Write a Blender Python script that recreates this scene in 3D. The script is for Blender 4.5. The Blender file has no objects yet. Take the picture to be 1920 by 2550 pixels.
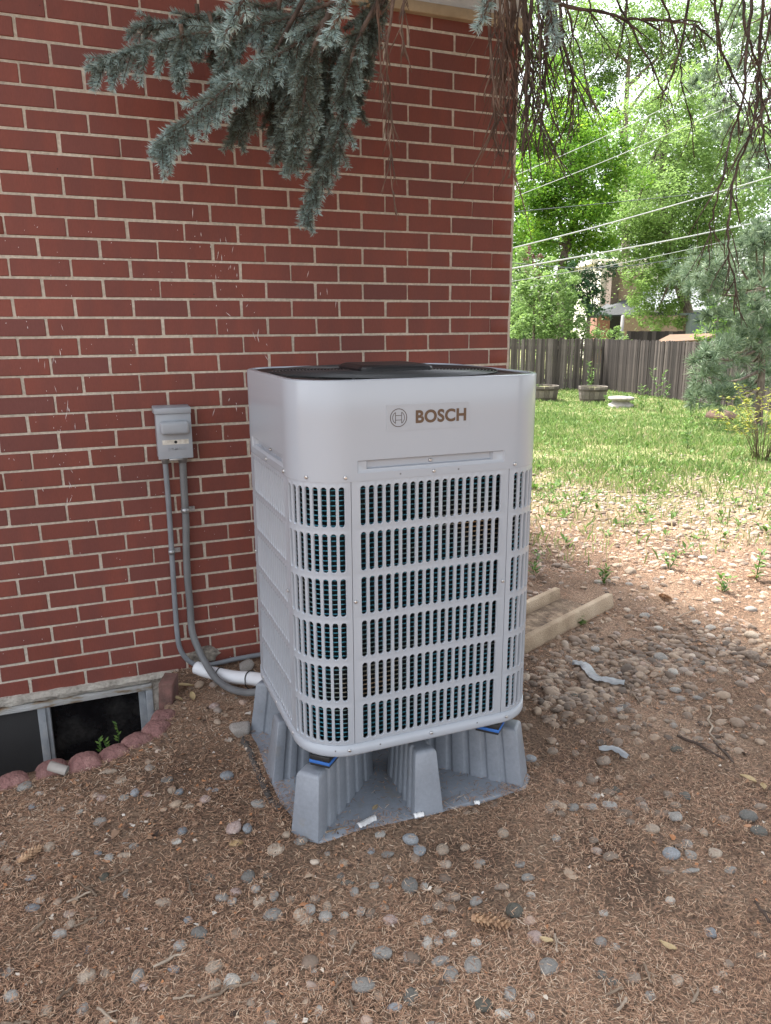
import bpy, bmesh, math, random
import numpy as np
from mathutils import Vector, Matrix

random.seed(7)
RNG = np.random.default_rng(11)
scene = bpy.context.scene
COL = scene.collection

# ------------------------------------------------------------------ camera
CAM = np.array([-1.8349, -3.0728, 1.5677])
CR = np.array([0.92857484, -0.37112572, -0.00380414])
CU = np.array([0.09318425, 0.22320565, 0.97030713])
CW = np.array([0.35925683, 0.90135727, -0.24184623])
FPX = 1882.37                                  # focal length in pixels of a 1920 px wide frame
cd = bpy.data.cameras.new('camera')
cam = bpy.data.objects.new('camera', cd)
COL.objects.link(cam)
cam.matrix_world = Matrix(((CR[0], CU[0], -CW[0], CAM[0]), (CR[1], CU[1], -CW[1], CAM[1]),
                           (CR[2], CU[2], -CW[2], CAM[2]), (0, 0, 0, 1)))
cd.sensor_fit = 'HORIZONTAL'
cd.sensor_width = 36.0
cd.lens = FPX / 1920 * 36.0
cd.clip_start = 0.05
cd.clip_end = 2000
scene.camera = cam

# ------------------------------------------------------------------ sky, sun, exposure
SUN_EL, SUN_AZ = math.radians(60), math.radians(-28)     # azimuth clockwise from +Y
world = bpy.data.worlds.new('World')
scene.world = world
world.use_nodes = True
wn = world.node_tree
sky = wn.nodes.new('ShaderNodeTexSky')
sky.sky_type = 'NISHITA'
sky.sun_disc = False
sky.sun_elevation = SUN_EL
sky.sun_rotation = SUN_AZ
sky.dust_density = 3.0
hsv = wn.nodes.new('ShaderNodeHueSaturation')          # thin high cloud: the sky is nearly white
hsv.inputs['Saturation'].default_value = 0.25
wn.links.new(sky.outputs[0], hsv.inputs['Color'])
wn.links.new(hsv.outputs[0], wn.nodes['Background'].inputs[0])
wn.nodes['Background'].inputs[1].default_value = 0.15
sl = bpy.data.lights.new('sun', 'SUN')
sl.energy = 3.0
sl.angle = math.radians(8.0)
sl.color = (1.0, 0.95, 0.86)
sun = bpy.data.objects.new('sun', sl)
COL.objects.link(sun)
sdir = Vector((math.cos(SUN_EL) * math.sin(SUN_AZ), math.cos(SUN_EL) * math.cos(SUN_AZ), math.sin(SUN_EL)))
sun.rotation_euler = sdir.to_track_quat('Z', 'Y').to_euler()
sun.location = (0, 0, 30)
scene.view_settings.view_transform = 'Standard'
scene.view_settings.look = 'None'
scene.view_settings.gamma = 1
scene.view_settings.exposure = 2.08

# ------------------------------------------------------------------ helpers
def at(px, py, **k):
    """point of the place seen at a photograph pixel, on a given plane x=, y= or z= or at forward depth d="""
    d = CW + CR * (px - 960) / FPX - CU * (py - 1275) / FPX
    a, v = next(iter(k.items()))
    t = v if a == 'd' else (v - CAM['xyz'.index(a)]) / d['xyz'.index(a)]
    return CAM + t * d

def tag(o, label=None, cat=None, group=None, kind=None):
    if label: o['label'] = label
    if cat: o['category'] = cat
    if group: o['group'] = group
    if kind: o['kind'] = kind
    return o

def empty(name, loc=(0, 0, 0), parent=None):
    o = bpy.data.objects.new(name, None)
    o.location = loc
    o.empty_display_size = 0.1
    COL.objects.link(o)
    if parent: o.parent = parent
    return o

def link(name, me, mat=None, parent=None, loc=None):
    o = bpy.data.objects.new(name, me)
    if mat is not None and len(me.materials) == 0: me.materials.append(mat)
    COL.objects.link(o)
    if parent is not None: o.parent = parent
    if loc is not None: o.location = loc
    return o

def heavy(name, V, F, mat, parent=None, attr=None, smooth=False):
    """numpy mesh: V (n,3), F (m,k) of one polygon size; attr = one float for each face"""
    V = np.asarray(V, np.float32); F = np.asarray(F, np.int32)
    me = bpy.data.meshes.new(name)
    me.vertices.add(len(V)); me.vertices.foreach_set('co', V.ravel())
    m, k = F.shape
    me.loops.add(m * k); me.loops.foreach_set('vertex_index', F.ravel())
    me.polygons.add(m)
    me.polygons.foreach_set('loop_start', np.arange(0, m * k, k, dtype=np.int32))
    if smooth: me.polygons.foreach_set('use_smooth', np.ones(m, bool))
    if attr is not None:
        for an, av in attr.items():
            a = me.attributes.new(an, 'FLOAT', 'FACE')
            a.data.foreach_set('value', np.asarray(av, np.float32))
    me.update(calc_edges=True)
    return link(name, me, mat, parent)

class MB:
    def __init__(s): s.v = []; s.f = []; s.sm = []
    def add(s, vs, fs, smooth=False):
        b = len(s.v)
        s.v += [tuple(p) for p in vs]
        s.f += [tuple(i + b for i in f) for f in fs]
        s.sm += [smooth] * len(fs)
        return s
    def box(s, x0, x1, y0, y1, z0, z1):
        return s.add([(x0, y0, z0), (x1, y0, z0), (x1, y1, z0), (x0, y1, z0), (x0, y0, z1), (x1, y0, z1), (x1, y1, z1), (x0, y1, z1)],
                     [(0, 3, 2, 1), (4, 5, 6, 7), (0, 1, 5, 4), (1, 2, 6, 5), (2, 3, 7, 6), (3, 0, 4, 7)])
    def tube(s, path, rad, n=8, caps=True, smooth=True):
        P = [np.array(p, float) for p in path]
        R = rad if hasattr(rad, '__len__') else [rad] * len(P)
        vs = []; up = None
        for i, p in enumerate(P):
            t = P[min(i + 1, len(P) - 1)] - P[max(i - 1, 0)]
            t = t / (np.linalg.norm(t) + 1e-12)
            if up is None:
                a = np.array([0, 0, 1.0]) if abs(t[2]) < 0.9 else np.array([1.0, 0, 0])
                up = np.cross(t, a)
            up = up - t * (up @ t)
            up = up / (np.linalg.norm(up) + 1e-12)
            sd = np.cross(t, up)
            for j in range(n):
                a = 2 * math.pi * j / n
                vs.append(p + R[i] * (math.cos(a) * up + math.sin(a) * sd))
        fs = []
        for i in range(len(P) - 1):
            for j in range(n):
                k = (j + 1) % n
                fs.append((i * n + j, i * n + k, (i + 1) * n + k, (i + 1) * n + j))
        s.add(vs, fs, smooth)
        if caps:
            b = len(s.v) - len(vs)
            s.f.append(tuple(b + j for j in range(n))[::-1]); s.sm.append(False)
            e = b + (len(P) - 1) * n
            s.f.append(tuple(e + j for j in range(n))); s.sm.append(False)
        return s
    def lathe(s, prof, c=(0, 0, 0), n=20, smooth=True):
        vs = []; fs = []
        for r, z in prof:
            for j in range(n):
                a = 2 * math.pi * j / n
                vs.append((c[0] + r * math.cos(a), c[1] + r * math.sin(a), c[2] + z))
        for i in range(len(prof) - 1):
            for j in range(n):
                k = (j + 1) % n
                fs.append((i * n + j, i * n + k, (i + 1) * n + k, (i + 1) * n + j))
        return s.add(vs, fs, smooth)
    def prism(s, poly, z0, z1):
        n = len(poly)
        vs = [(x, y, z0) for x, y in poly] + [(x, y, z1) for x, y in poly]
        return s.add(vs, [tuple(range(n))[::-1], tuple(range(n, 2 * n))] + [(i, (i + 1) % n, n + (i + 1) % n, n + i) for i in range(n)])
    def build(s, name, mat=None, parent=None, loc=None, bevel=0, segs=2):
        me = bpy.data.meshes.new(name)
        me.from_pydata(s.v, [], s.f)
        me.polygons.foreach_set('use_smooth', s.sm)
        if bevel:
            bm = bmesh.new(); bm.from_mesh(me)
            bmesh.ops.remove_doubles(bm, verts=bm.verts, dist=1e-6)
            bmesh.ops.bevel(bm, geom=[e for e in bm.edges if len(e.link_faces) == 2 and e.calc_face_angle(0) > 0.5],
                            offset=bevel, segments=segs, profile=0.5, affect='EDGES', clamp_overlap=True)
            for f in bm.faces: f.smooth = True
            bm.to_mesh(me); bm.free()
            me.set_sharp_from_angle(angle=math.radians(50))
        me.update()
        return link(name, me, mat, parent, loc)

def noise_pts(P, seed=0, scale=1.0):
    """cheap smooth pseudo-noise, -1..1, for arrays of points"""
    r = np.random.default_rng(seed)
    out = np.zeros(len(P))
    for i in range(6):
        k = r.normal(0, 1, P.shape[1]) * scale * (1 + 0.5 * i)
        out += np.sin(P @ k + r.uniform(0, 6.28)) / (1 + 0.4 * i)
    return out / 2.6

# ------------------------------------------------------------------ materials
def nodes(m):
    m.use_nodes = True
    return m.node_tree, m.node_tree.nodes['Principled BSDF']

def ramp(nt, stops, interp='LINEAR'):
    r = nt.nodes.new('ShaderNodeValToRGB')
    e = r.color_ramp.elements
    r.color_ramp.interpolation = interp
    while len(e) < len(stops): e.new(0.5)
    for i, (p, c) in enumerate(stops):
        e[i].position = p; e[i].color = (c[0], c[1], c[2], 1)
    return r

def pmat(name, stops, rough=0.7, src='noise', scale=8.0, detail=6, bump=0.0, bscale=40.0, spec=0.5, metal=0.0,
         mixn=0.0, mixscale=20.0, trans=0.0, rndval=0.0, stretch=None, coat=0.0, attr='rnd'):
    """procedural material: colour stops driven by noise / per-object random / a face attribute, with noise mottling and bump"""
    m = bpy.data.materials.new(name)
    nt, b = nodes(m)
    L = nt.links.new
    tc = nt.nodes.new('ShaderNodeTexCoord')
    vec = tc.outputs['Object']
    if stretch:
        mp = nt.nodes.new('ShaderNodeMapping'); mp.inputs['Scale'].default_value = stretch
        L(vec, mp.inputs['Vector']); vec = mp.outputs[0]
    if src == 'noise':
        n = nt.nodes.new('ShaderNodeTexNoise'); n.inputs['Scale'].default_value = scale; n.inputs['Detail'].default_value = detail
        L(vec, n.inputs['Vector']); fac = n.outputs['Fac']
        mr = nt.nodes.new('ShaderNodeMapRange'); mr.inputs[1].default_value = 0.3; mr.inputs[2].default_value = 0.7
        L(fac, mr.inputs[0]); fac = mr.outputs[0]
    elif src == 'object':
        n = nt.nodes.new('ShaderNodeObjectInfo'); fac = n.outputs['Random']
    else:
        n = nt.nodes.new('ShaderNodeAttribute'); n.attribute_name = attr; fac = n.outputs['Fac']
    rp = ramp(nt, stops); L(fac, rp.inputs[0])
    colr = rp.outputs[0]
    if mixn:
        n2 = nt.nodes.new('ShaderNodeTexNoise'); n2.inputs['Scale'].default_value = mixscale; n2.inputs['Detail'].default_value = 8
        n2.inputs['Roughness'].default_value = 0.65
        L(vec, n2.inputs['Vector'])
        hs = nt.nodes.new('ShaderNodeHueSaturation')
        mr2 = nt.nodes.new('ShaderNodeMapRange'); mr2.inputs[1].default_value = 0.3; mr2.inputs[2].default_value = 0.7
        mr2.inputs[3].default_value = 1 - mixn; mr2.inputs[4].default_value = 1 + mixn
        L(n2.outputs['Fac'], mr2.inputs[0]); L(mr2.outputs[0], hs.inputs['Value']); L(colr, hs.inputs['Color']); colr = hs.outputs[0]
    if rndval:
        oi = nt.nodes.new('ShaderNodeObjectInfo'); hs = nt.nodes.new('ShaderNodeHueSaturation')
        mr3 = nt.nodes.new('ShaderNodeMapRange'); mr3.inputs[3].default_value = 1 - rndval; mr3.inputs[4].default_value = 1 + rndval
        L(oi.outputs['Random'], mr3.inputs[0]); L(mr3.outputs[0], hs.inputs['Value']); L(colr, hs.inputs['Color']); colr = hs.outputs[0]
    L(colr, b.inputs['Base Color'])
    b.inputs['Roughness'].default_value = rough
    b.inputs['Metallic'].default_value = metal
    b.inputs['Specular IOR Level'].default_value = spec
    b.inputs['Coat Weight'].default_value = coat
    if bump:
        n3 = nt.nodes.new('ShaderNodeTexNoise'); n3.inputs['Scale'].default_value = bscale; n3.inputs['Detail'].default_value = 6
        L(vec, n3.inputs['Vector'])
        bp = nt.nodes.new('ShaderNodeBump'); bp.inputs['Strength'].default_value = bump; bp.inputs['Distance'].default_value = 0.01
        L(n3.outputs['Fac'], bp.inputs['Height']); L(bp.outputs[0], b.inputs['Normal'])
    if trans:
        tr = nt.nodes.new('ShaderNodeBsdfTranslucent'); mx = nt.nodes.new('ShaderNodeMixShader')
        mx.inputs[0].default_value = trans
        L(colr, tr.inputs[0]); L(b.outputs[0], mx.inputs[1]); L(tr.outputs[0], mx.inputs[2])
        L(mx.outputs[0], nt.nodes['Material Output'].inputs[0])
    return m

def flat(c, d=0.06):
    return [(0, tuple(x * (1 - d) for x in c)), (1, tuple(x * (1 + d) for x in c))]

M = {}
def brick_mat():
    m = bpy.data.materials.new('brick')
    nt, b = nodes(m); L = nt.links.new
    oi = nt.nodes.new('ShaderNodeObjectInfo')
    at_ = nt.nodes.new('ShaderNodeAttribute'); at_.attribute_name = 'rnd'
    ad = nt.nodes.new('ShaderNodeMath'); ad.operation = 'ADD'
    L(oi.outputs['Random'], ad.inputs[0]); L(at_.outputs['Fac'], ad.inputs[1])
    fr = nt.nodes.new('ShaderNodeMath'); fr.operation = 'FRACT'; L(ad.outputs[0], fr.inputs[0])
    rp = ramp(nt, [(0, (.205, .057, .040)), (.35, (.185, .051, .037)), (.68, (.198, .053, .036)), (.90, (.178, .050, .037)), (.98, (.148, .047, .039)), (1, (.205, .057, .040))])
    L(fr.outputs[0], rp.inputs[0])
    tc = nt.nodes.new('ShaderNodeTexCoord')
    off = nt.nodes.new('ShaderNodeVectorMath'); off.operation = 'ADD'
    cmb = nt.nodes.new('ShaderNodeCombineXYZ')
    mul = nt.nodes.new('ShaderNodeMath'); mul.operation = 'MULTIPLY'; mul.inputs[1].default_value = 37.0
    L(fr.outputs[0], mul.inputs[0]); L(mul.outputs[0], cmb.inputs[0]); L(mul.outputs[0], cmb.inputs[2])
    L(tc.outputs['Object'], off.inputs[0]); L(cmb.outputs[0], off.inputs[1])
    # kiln flashing: broad dark vertical bands across a brick
    mp = nt.nodes.new('ShaderNodeMapping'); mp.inputs['Scale'].default_value = (14, 14, 1.5)
    L(off.outputs[0], mp.inputs[0])
    n1 = nt.nodes.new('ShaderNodeTexNoise'); n1.inputs['Scale'].default_value = 1.0; n1.inputs['Detail'].default_value = 2
    L(mp.outputs[0], n1.inputs['Vector'])
    r1 = ramp(nt, [(.38, (0, 0, 0)), (.62, (1, 1, 1))]); L(n1.outputs['Fac'], r1.inputs[0])
    mx = nt.nodes.new('ShaderNodeMix'); mx.data_type = 'RGBA'
    L(rp.outputs[0], mx.inputs[6]); mx.inputs[7].default_value = (.135, .046, .039, 1)
    mf = nt.nodes.new('ShaderNodeMath'); mf.operation = 'MULTIPLY'; mf.inputs[1].default_value = 0.5
    L(r1.outputs[0], mf.inputs[0]); L(mf.outputs[0], mx.inputs[0])
    # fine streak + grain
    mp2 = nt.nodes.new('ShaderNodeMapping'); mp2.inputs['Scale'].default_value = (220, 220, 60)
    L(off.outputs[0], mp2.inputs[0])
    n2 = nt.nodes.new('ShaderNodeTexNoise'); n2.inputs['Scale'].default_value = 1.0; n2.inputs['Detail'].default_value = 4
    L(mp2.outputs[0], n2.inputs['Vector'])
    hs = nt.nodes.new('ShaderNodeHueSaturation')
    mr = nt.nodes.new('ShaderNodeMapRange'); mr.inputs[3].default_value = .82; mr.inputs[4].default_value = 1.18
    L(n2.outputs['Fac'], mr.inputs[0]); L(mr.outputs[0], hs.inputs['Value']); L(mx.outputs[2], hs.inputs['Color'])
    # iron spots
    v = nt.nodes.new('ShaderNodeTexVoronoi'); v.inputs['Scale'].default_value = 26
    L(off.outputs[0], v.inputs['Vector'])
    r2 = ramp(nt, [(.0, (1, 1, 1)), (.055, (1, 1, 1)), (.075, (0, 0, 0))]); L(v.outputs['Distance'], r2.inputs[0])
    sp = nt.nodes.new('ShaderNodeMath'); sp.operation = 'GREATER_THAN'; sp.inputs[1].default_value = 0.82
    L(v.outputs['Color'], sp.inputs[0])
    m3 = nt.nodes.new('ShaderNodeMath'); m3.operation = 'MULTIPLY'; L(r2.outputs[0], m3.inputs[0]); L(sp.outputs[0], m3.inputs[1])
    mx2 = nt.nodes.new('ShaderNodeMix'); mx2.data_type = 'RGBA'
    gp = nt.nodes.new('ShaderNodeNewGeometry'); n5 = nt.nodes.new('ShaderNodeTexNoise'); n5.inputs['Scale'].default_value = 1.6; n5.inputs['Detail'].default_value = 5
    L(gp.outputs['Position'], n5.inputs['Vector'])
    h5 = nt.nodes.new('ShaderNodeHueSaturation'); m5 = nt.nodes.new('ShaderNodeMapRange'); m5.inputs[1].default_value = .3; m5.inputs[2].default_value = .7; m5.inputs[3].default_value = .84; m5.inputs[4].default_value = 1.14
    L(n5.outputs['Fac'], m5.inputs[0]); L(m5.outputs[0], h5.inputs['Value']); L(hs.outputs[0], h5.inputs['Color'])
    L(m3.outputs[0], mx2.inputs[0]); L(h5.outputs[0], mx2.inputs[6]); mx2.inputs[7].default_value = (.05, .02, .02, 1)
    L(mx2.outputs[2], b.inputs['Base Color'])
    b.inputs['Roughness'].default_value = .62
    b.inputs['Specular IOR Level'].default_value = .35
    bp = nt.nodes.new('ShaderNodeBump'); bp.inputs['Strength'].default_value = .25; bp.inputs['Distance'].default_value = .003
    L(n2.outputs['Fac'], bp.inputs['Height']); L(bp.outputs[0], b.inputs['Normal'])
    return m
M['brick'] = brick_mat()
M['mortar'] = pmat('mortar', [(0, (.46, .405, .335)), (.5, (.57, .505, .42)), (1, (.66, .60, .51))], .95, scale=90, bump=.7, bscale=420, mixn=.14, mixscale=5)
M['paint_splash'] = pmat('paint_splash', flat((.75, .73, .72)), .6)
M['concrete'] = pmat('concrete', [(0, (.30, .27, .23)), (.5, (.42, .38, .33)), (1, (.52, .48, .42))], .9, scale=14, bump=.8, bscale=90, mixn=.25, mixscale=60)
M['old_mortar'] = pmat('old_mortar', [(0, (.12, .10, .085)), (1, (.34, .30, .25))], .95, scale=40, bump=1.0, bscale=70, mixn=.25)
M['stucco'] = pmat('stucco', flat((.50, .51, .52)), .9, scale=30, bump=.6, bscale=160)
M['trim'] = pmat('trim', [(0, (.30, .23, .15)), (1, (.40, .32, .22))], .7, scale=12, mixn=.15)
M['roof'] = pmat('roof', flat((.06, .06, .065), .3), .9, scale=30, bump=.5)
M['steel_frame'] = pmat('steel_frame', [(0, (.26, .28, .30)), (.6, (.36, .38, .40)), (1, (.46, .46, .45))], .5, scale=18, bump=.25, bscale=60, mixn=.1)
M['peeling'] = pmat('peeling', [(0, (.16, .08, .04)), (.28, (.33, .27, .20)), (.45, (.45, .44, .42)), (1, (.55, .55, .54))], .75, scale=11, bump=.7, bscale=70, stretch=(1, 1, 4))
M['glass_dark'] = pmat('glass_dark', [(0, (.006, .006, .007)), (.6, (.014, .014, .015)), (1, (.035, .034, .033))], .16, scale=7, mixn=.4, mixscale=60, spec=.5)
M['screen'] = pmat('screen', [(0, (.035, .034, .034)), (1, (.055, .053, .052))], .75, scale=2, mixn=.12, mixscale=260)
M['paint'] = pmat('paint', flat((.37, .40, .445), .015), .20, scale=3, spec=.5, bump=.012, bscale=300)
M['paint_grille'] = pmat('paint_grille', flat((.37, .40, .445), .02), .30, scale=3, spec=.5)
M['screw'] = pmat('screw', flat((.62, .62, .62)), .3, metal=1.0, scale=30)
M['label'] = pmat('label', flat((.362, .388, .428), .015), .32, scale=8, mixn=.03, mixscale=40)
M['logo'] = pmat('logo', flat((.105, .060, .032)), .45, scale=20)
M['logo_dark'] = pmat('logo_dark', flat((.075, .055, .045)), .45, scale=20)
M['coil'] = pmat('coil', [(0, (.006, .008, .010)), (1, (.018, .021, .024))], .55, scale=4, stretch=(1, 1, .3))
M['coil_tube'] = pmat('coil_tube', [(0, (.04, .20, .28)), (.55, (.07, .30, .40)), (.72, (.20, .30, .30)), (1, (.45, .27, .13))], .3, scale=3.2, metal=.6)
M['black'] = pmat('black_plastic', flat((.012, .012, .014), .2), .42, scale=10)
M['wire'] = pmat('guard_wire', flat((.05, .052, .055)), .3, metal=.2, scale=10)
M['stand'] = pmat('stand', [(0, (.215, .21, .205)), (.22, (.21, .232, .265)), (1, (.245, .27, .31))], .42, scale=9, mixn=.09, mixscale=90, bump=.05, bscale=160)
M['blue_foam'] = pmat('blue_foam', flat((.03, .13, .42)), .7, scale=20)
M['rubber'] = pmat('rubber', flat((.014, .014, .015)), .6, scale=20)
M['box_grey'] = pmat('box_grey', flat((.33, .355, .39), .04), .38, scale=6, mixn=.04)
M['conduit'] = pmat('conduit', flat((.20, .215, .235), .12), .5, scale=12, mixn=.08)
M['flex'] = pmat('flex', flat((.15, .155, .16), .12), .5, scale=12, mixn=.08)
M['zinc'] = pmat('zinc', flat((.38, .39, .40), .15), .38, metal=.7, scale=30)
M['white_pipe'] = pmat('white_pipe', flat((.72, .74, .77), .03), .5, scale=9)
M['print_blue'] = pmat('print_blue', flat((.20, .22, .40)), .6)
M['sticker'] = pmat('sticker', [(0, (.45, .42, .36)), (1, (.70, .68, .62))], .6, scale=60)
M['red_block'] = pmat('red_block', [(0, (.19, .098, .090)), (.5, (.25, .128, .118)), (1, (.31, .175, .155))], .95, scale=22, bump=1.0, bscale=110, mixn=.2, mixscale=90, rndval=.12)
M['old_brick'] = pmat('old_brick', [(0, (.11, .065, .055)), (1, (.20, .10, .085))], .92, scale=22, bump=.6, bscale=120, mixn=.2)
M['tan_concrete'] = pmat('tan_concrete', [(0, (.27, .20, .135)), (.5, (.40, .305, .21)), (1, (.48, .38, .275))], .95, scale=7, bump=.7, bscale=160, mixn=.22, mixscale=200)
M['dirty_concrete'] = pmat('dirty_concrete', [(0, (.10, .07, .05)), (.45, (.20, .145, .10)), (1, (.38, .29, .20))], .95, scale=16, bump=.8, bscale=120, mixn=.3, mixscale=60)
M['soil'] = None
M['bark'] = pmat('bark', [(0, (.06, .042, .032)), (.5, (.13, .10, .08)), (1, (.22, .18, .15))], .95, scale=6, bump=1.0, bscale=18, stretch=(4, 4, 1))
M['deadwood'] = pmat('deadwood', [(0, (.040, .027, .021)), (.5, (.085, .058, .045)), (1, (.15, .108, .085))], .9, scale=14, bump=.6, bscale=120)
M['dry_twig'] = pmat('dry_twig', [(0, (.060, .036, .026)), (.5, (.125, .075, .053)), (1, (.21, .135, .098))], .9, scale=14, bump=.5, bscale=120)
M['stick'] = pmat('stick', [(0, (.12, .085, .06)), (.5, (.24, .18, .13)), (1, (.38, .31, .24))], .9, src='object', mixn=.3, mixscale=60, bump=.4, bscale=120)
M['dry_leaf'] = pmat('dry_leaf', [(0, (.38, .28, .14)), (1, (.55, .43, .25))], .75, src='object', mixn=.2, mixscale=50, trans=.15)
M['cone'] = pmat('cone', [(0, (.24, .14, .085)), (.5, (.40, .25, .15)), (1, (.56, .39, .24))], .85, scale=60, mixn=.2)
M['plastic_grey'] = pmat('plastic_grey', [(0, (.20, .21, .22)), (1, (.34, .36, .38))], .35, scale=14, bump=.6, bscale=40)
M['plastic_white'] = pmat('plastic_white', flat((.72, .72, .72)), .4, scale=30, bump=.5, bscale=60)
M['fabric_dark'] = pmat('fabric_dark', flat((.085, .075, .068), .5), .95, scale=60, bump=.8, bscale=120)
M['weed'] = pmat('weed', [(0, (.06, .14, .025)), (1, (.15, .26, .05))], .6, src='attr', trans=.35)
M['grass'] = pmat('grass', [(0, (.075, .14, .035)), (.35, (.13, .225, .055)), (.7, (.21, .30, .09)), (.85, (.32, .33, .15)), (1, (.46, .40, .24))], .65, src='attr', trans=.35)
M['needle_litter'] = pmat('needle_litter', [(0, (.095, .055, .040)), (.3, (.30, .170, .108)), (.65, (.51, .32, .205)), (.88, (.64, .49, .35)), (1, (.74, .63, .50))], .85, src='attr')
M['needle_blue'] = pmat('spruce_needle', [(0, (.055, .060, .042)), (.25, (.10, .120, .090)), (.5, (.19, .25, .225)), (.8, (.33, .45, .44)), (1, (.44, .57, .56))], .55, src='attr', trans=.08)
M['fence'] = pmat('fence_wood', [(0, (.045, .037, .032)), (.5, (.088, .073, .064)), (1, (.17, .145, .13))], .9, src='object', mixn=.35, mixscale=6, stretch=(6, 6, .8), bump=.5, bscale=20)
M['fence_dark'] = pmat('fence_wood_dark', [(0, (.016, .012, .010)), (.6, (.034, .026, .023)), (1, (.085, .070, .062))], .9, src='object', mixn=.4, mixscale=6, stretch=(6, 6, .8), bump=.5, bscale=20)
M['barrel'] = pmat('barrel_wood', [(0, (.10, .085, .075)), (1, (.22, .19, .165))], .9, src='object', mixn=.3, mixscale=14, stretch=(5, 5, 1), bump=.4)
M['hoop'] = pmat('hoop', flat((.08, .065, .055), .3), .7, metal=.3)
M['pale_stone'] = pmat('pale_stone', [(0, (.24, .22, .20)), (1, (.40, .37, .34))], .9, scale=12, bump=.4)
M['red_rock'] = pmat('red_rock', [(0, (.06, .034, .025)), (1, (.13, .078, .055))], .95, scale=6, bump=.8, bscale=14, mixn=.2)
M['cable_white'] = pmat('cable_white', flat((.46, .47, .46)), .4, scale=3)
M['cable_dark'] = pmat('cable_dark', flat((.10, .115, .12)), .5, scale=3)
M['siding'] = pmat('siding', flat((.62, .58, .52)), .8, scale=5)
M['chimney'] = pmat('chimney', [(0, (.10, .075, .062)), (1, (.17, .13, .11))], .9, scale=12)
M['tan_brick'] = pmat('tan_brick', [(0, (.28, .19, .15)), (1, (.38, .28, .23))], .9, scale=18)
M['red_brick_far'] = pmat('red_brick_far', [(0, (.20, .09, .065)), (1, (.28, .14, .10))], .9, scale=14)
M['grey_roof'] = pmat('grey_roof', flat((.30, .32, .35), .1), .75, scale=10)
M['slate_roof'] = pmat('slate_roof', flat((.055, .06, .065), .2), .8, scale=10)
M['rust_roof'] = pmat('rust_roof', [(0, (.10, .09, .08)), (.4, (.13, .075, .045)), (1, (.19, .11, .06))], .7, scale=3, mixn=.2, stretch=(3, 1, 1))
M['utility_green'] = pmat('utility_green', flat((.09, .115, .115)), .6, scale=8)
M['pole'] = pmat('pole_grey', flat((.26, .25, .24), .15), .85, scale=6)
M['flake'] = pmat('flake', [(0, (.05, .034, .026)), (.35, (.16, .10, .07)), (.6, (.34, .22, .14)), (.8, (.45, .20, .09)), (.92, (.50, .40, .30)), (1, (.68, .64, .58))], .9, src='attr')
STONE = {
    'g': ('grey', [(0, (.20, .19, .175)), (1, (.34, .325, .30))]),
    'd': ('dark grey', [(0, (.085, .082, .064)), (1, (.155, .15, .14))]),
    't': ('tan', [(0, (.27, .215, .165)), (1, (.40, .33, .26))]),
    'p': ('pale', [(0, (.36, .335, .30)), (1, (.48, .455, .41))]),
    'b': ('blue-grey', [(0, (.17, .185, .20)), (1, (.28, .295, .31))]),
    'k': ('pinkish', [(0, (.29, .215, .19)), (1, (.40, .31, .28))]),
    'o': ('ochre', [(0, (.36, .24, .11)), (1, (.45, .32, .17))]),
    'n': ('brown', [(0, (.17, .13, .10)), (1, (.27, .215, .17))]),
}
for k, (nm, st) in STONE.items():
    M['stone_' + k] = pmat('stone_' + nm.replace(' ', '_').replace('-', '_'), st, .8, src='object', mixn=.30, mixscale=4.5, bump=.5, bscale=7)
M['pebbles'] = pmat('pebbles', [(0, (.10, .075, .058)), (.2, (.20, .15, .115)), (.45, (.30, .225, .165)), (.65, (.37, .285, .21)), (.78, (.25, .225, .20)), (.9, (.40, .29, .23)), (1, (.52, .45, .37))],
                    .8, src='attr', mixn=.2, mixscale=60, bump=.25, bscale=120)

# ------------------------------------------------------------------ ground
EDX = np.array([-3.4, -3.0, -2.6, -2.16, -2.04, -1.94, -1.844, -1.766, -1.698, -1.663, -1.627, -1.60])
EDY = np.array([-.25, -.45, -.58, -.622, -.606, -.596, -.574, -.524, -.466, -.379, -.237, .02])
def sstep(a, b, x):
    t = np.clip((x - a) / (b - a), 0, 1)
    return t * t * (3 - 2 * t)
SX, SY, SZ = -.995, -.925, .14
def gz(x, y, fine=True):
    x = np.asarray(x, float); y = np.asarray(y, float)
    z = 0.14 - 0.36 * sstep(0.0, 14.0, 0.55 * x + 0.83 * y - 0.8)
    if fine:
        P = np.stack([x.ravel(), y.ravel()], 1)
        n = (noise_pts(P, 3, 3.0) * .012 + noise_pts(P, 4, 11.0) * .006).reshape(x.shape)
        damp = 1 - sstep(0, .25, .62 - np.hypot(np.maximum(np.abs(x + .99) - .0, 0), np.abs(y + .93)))
        z = z + n * np.clip(damp, .1, 1)
        ex = np.maximum(np.abs(x - SX) - .389, np.abs(y - SY) - .372)
        bank = np.exp(-((ex - .02) / .045) ** 2) * (.016 + .014 * noise_pts(P, 6, 9.0).reshape(x.shape))
        z = z + np.where((x < SX + .3) | (y < SY), bank, bank * .6)
        # loose soil heaped at the right of the stand, a scrape in front of it
        z = z + .035 * np.exp(-(((x + .30) / .22) ** 2 + ((y + .95) / .20) ** 2))
        z = z - .030 * np.exp(-(((x + .25) / .14) ** 2 + ((y + 1.42) / .10) ** 2))
        z = z + .03 * np.exp(-(((x - .25) / .16) ** 2 + ((y + .75) / .12) ** 2))
    return z
def gpit(x, y):
    z = gz(x, y)
    yc = np.interp(x, EDX, EDY)
    pit = (x > -3.4) & (x < -1.60) & (y > yc + .045)
    return np.where(pit, -0.55, z)

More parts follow.
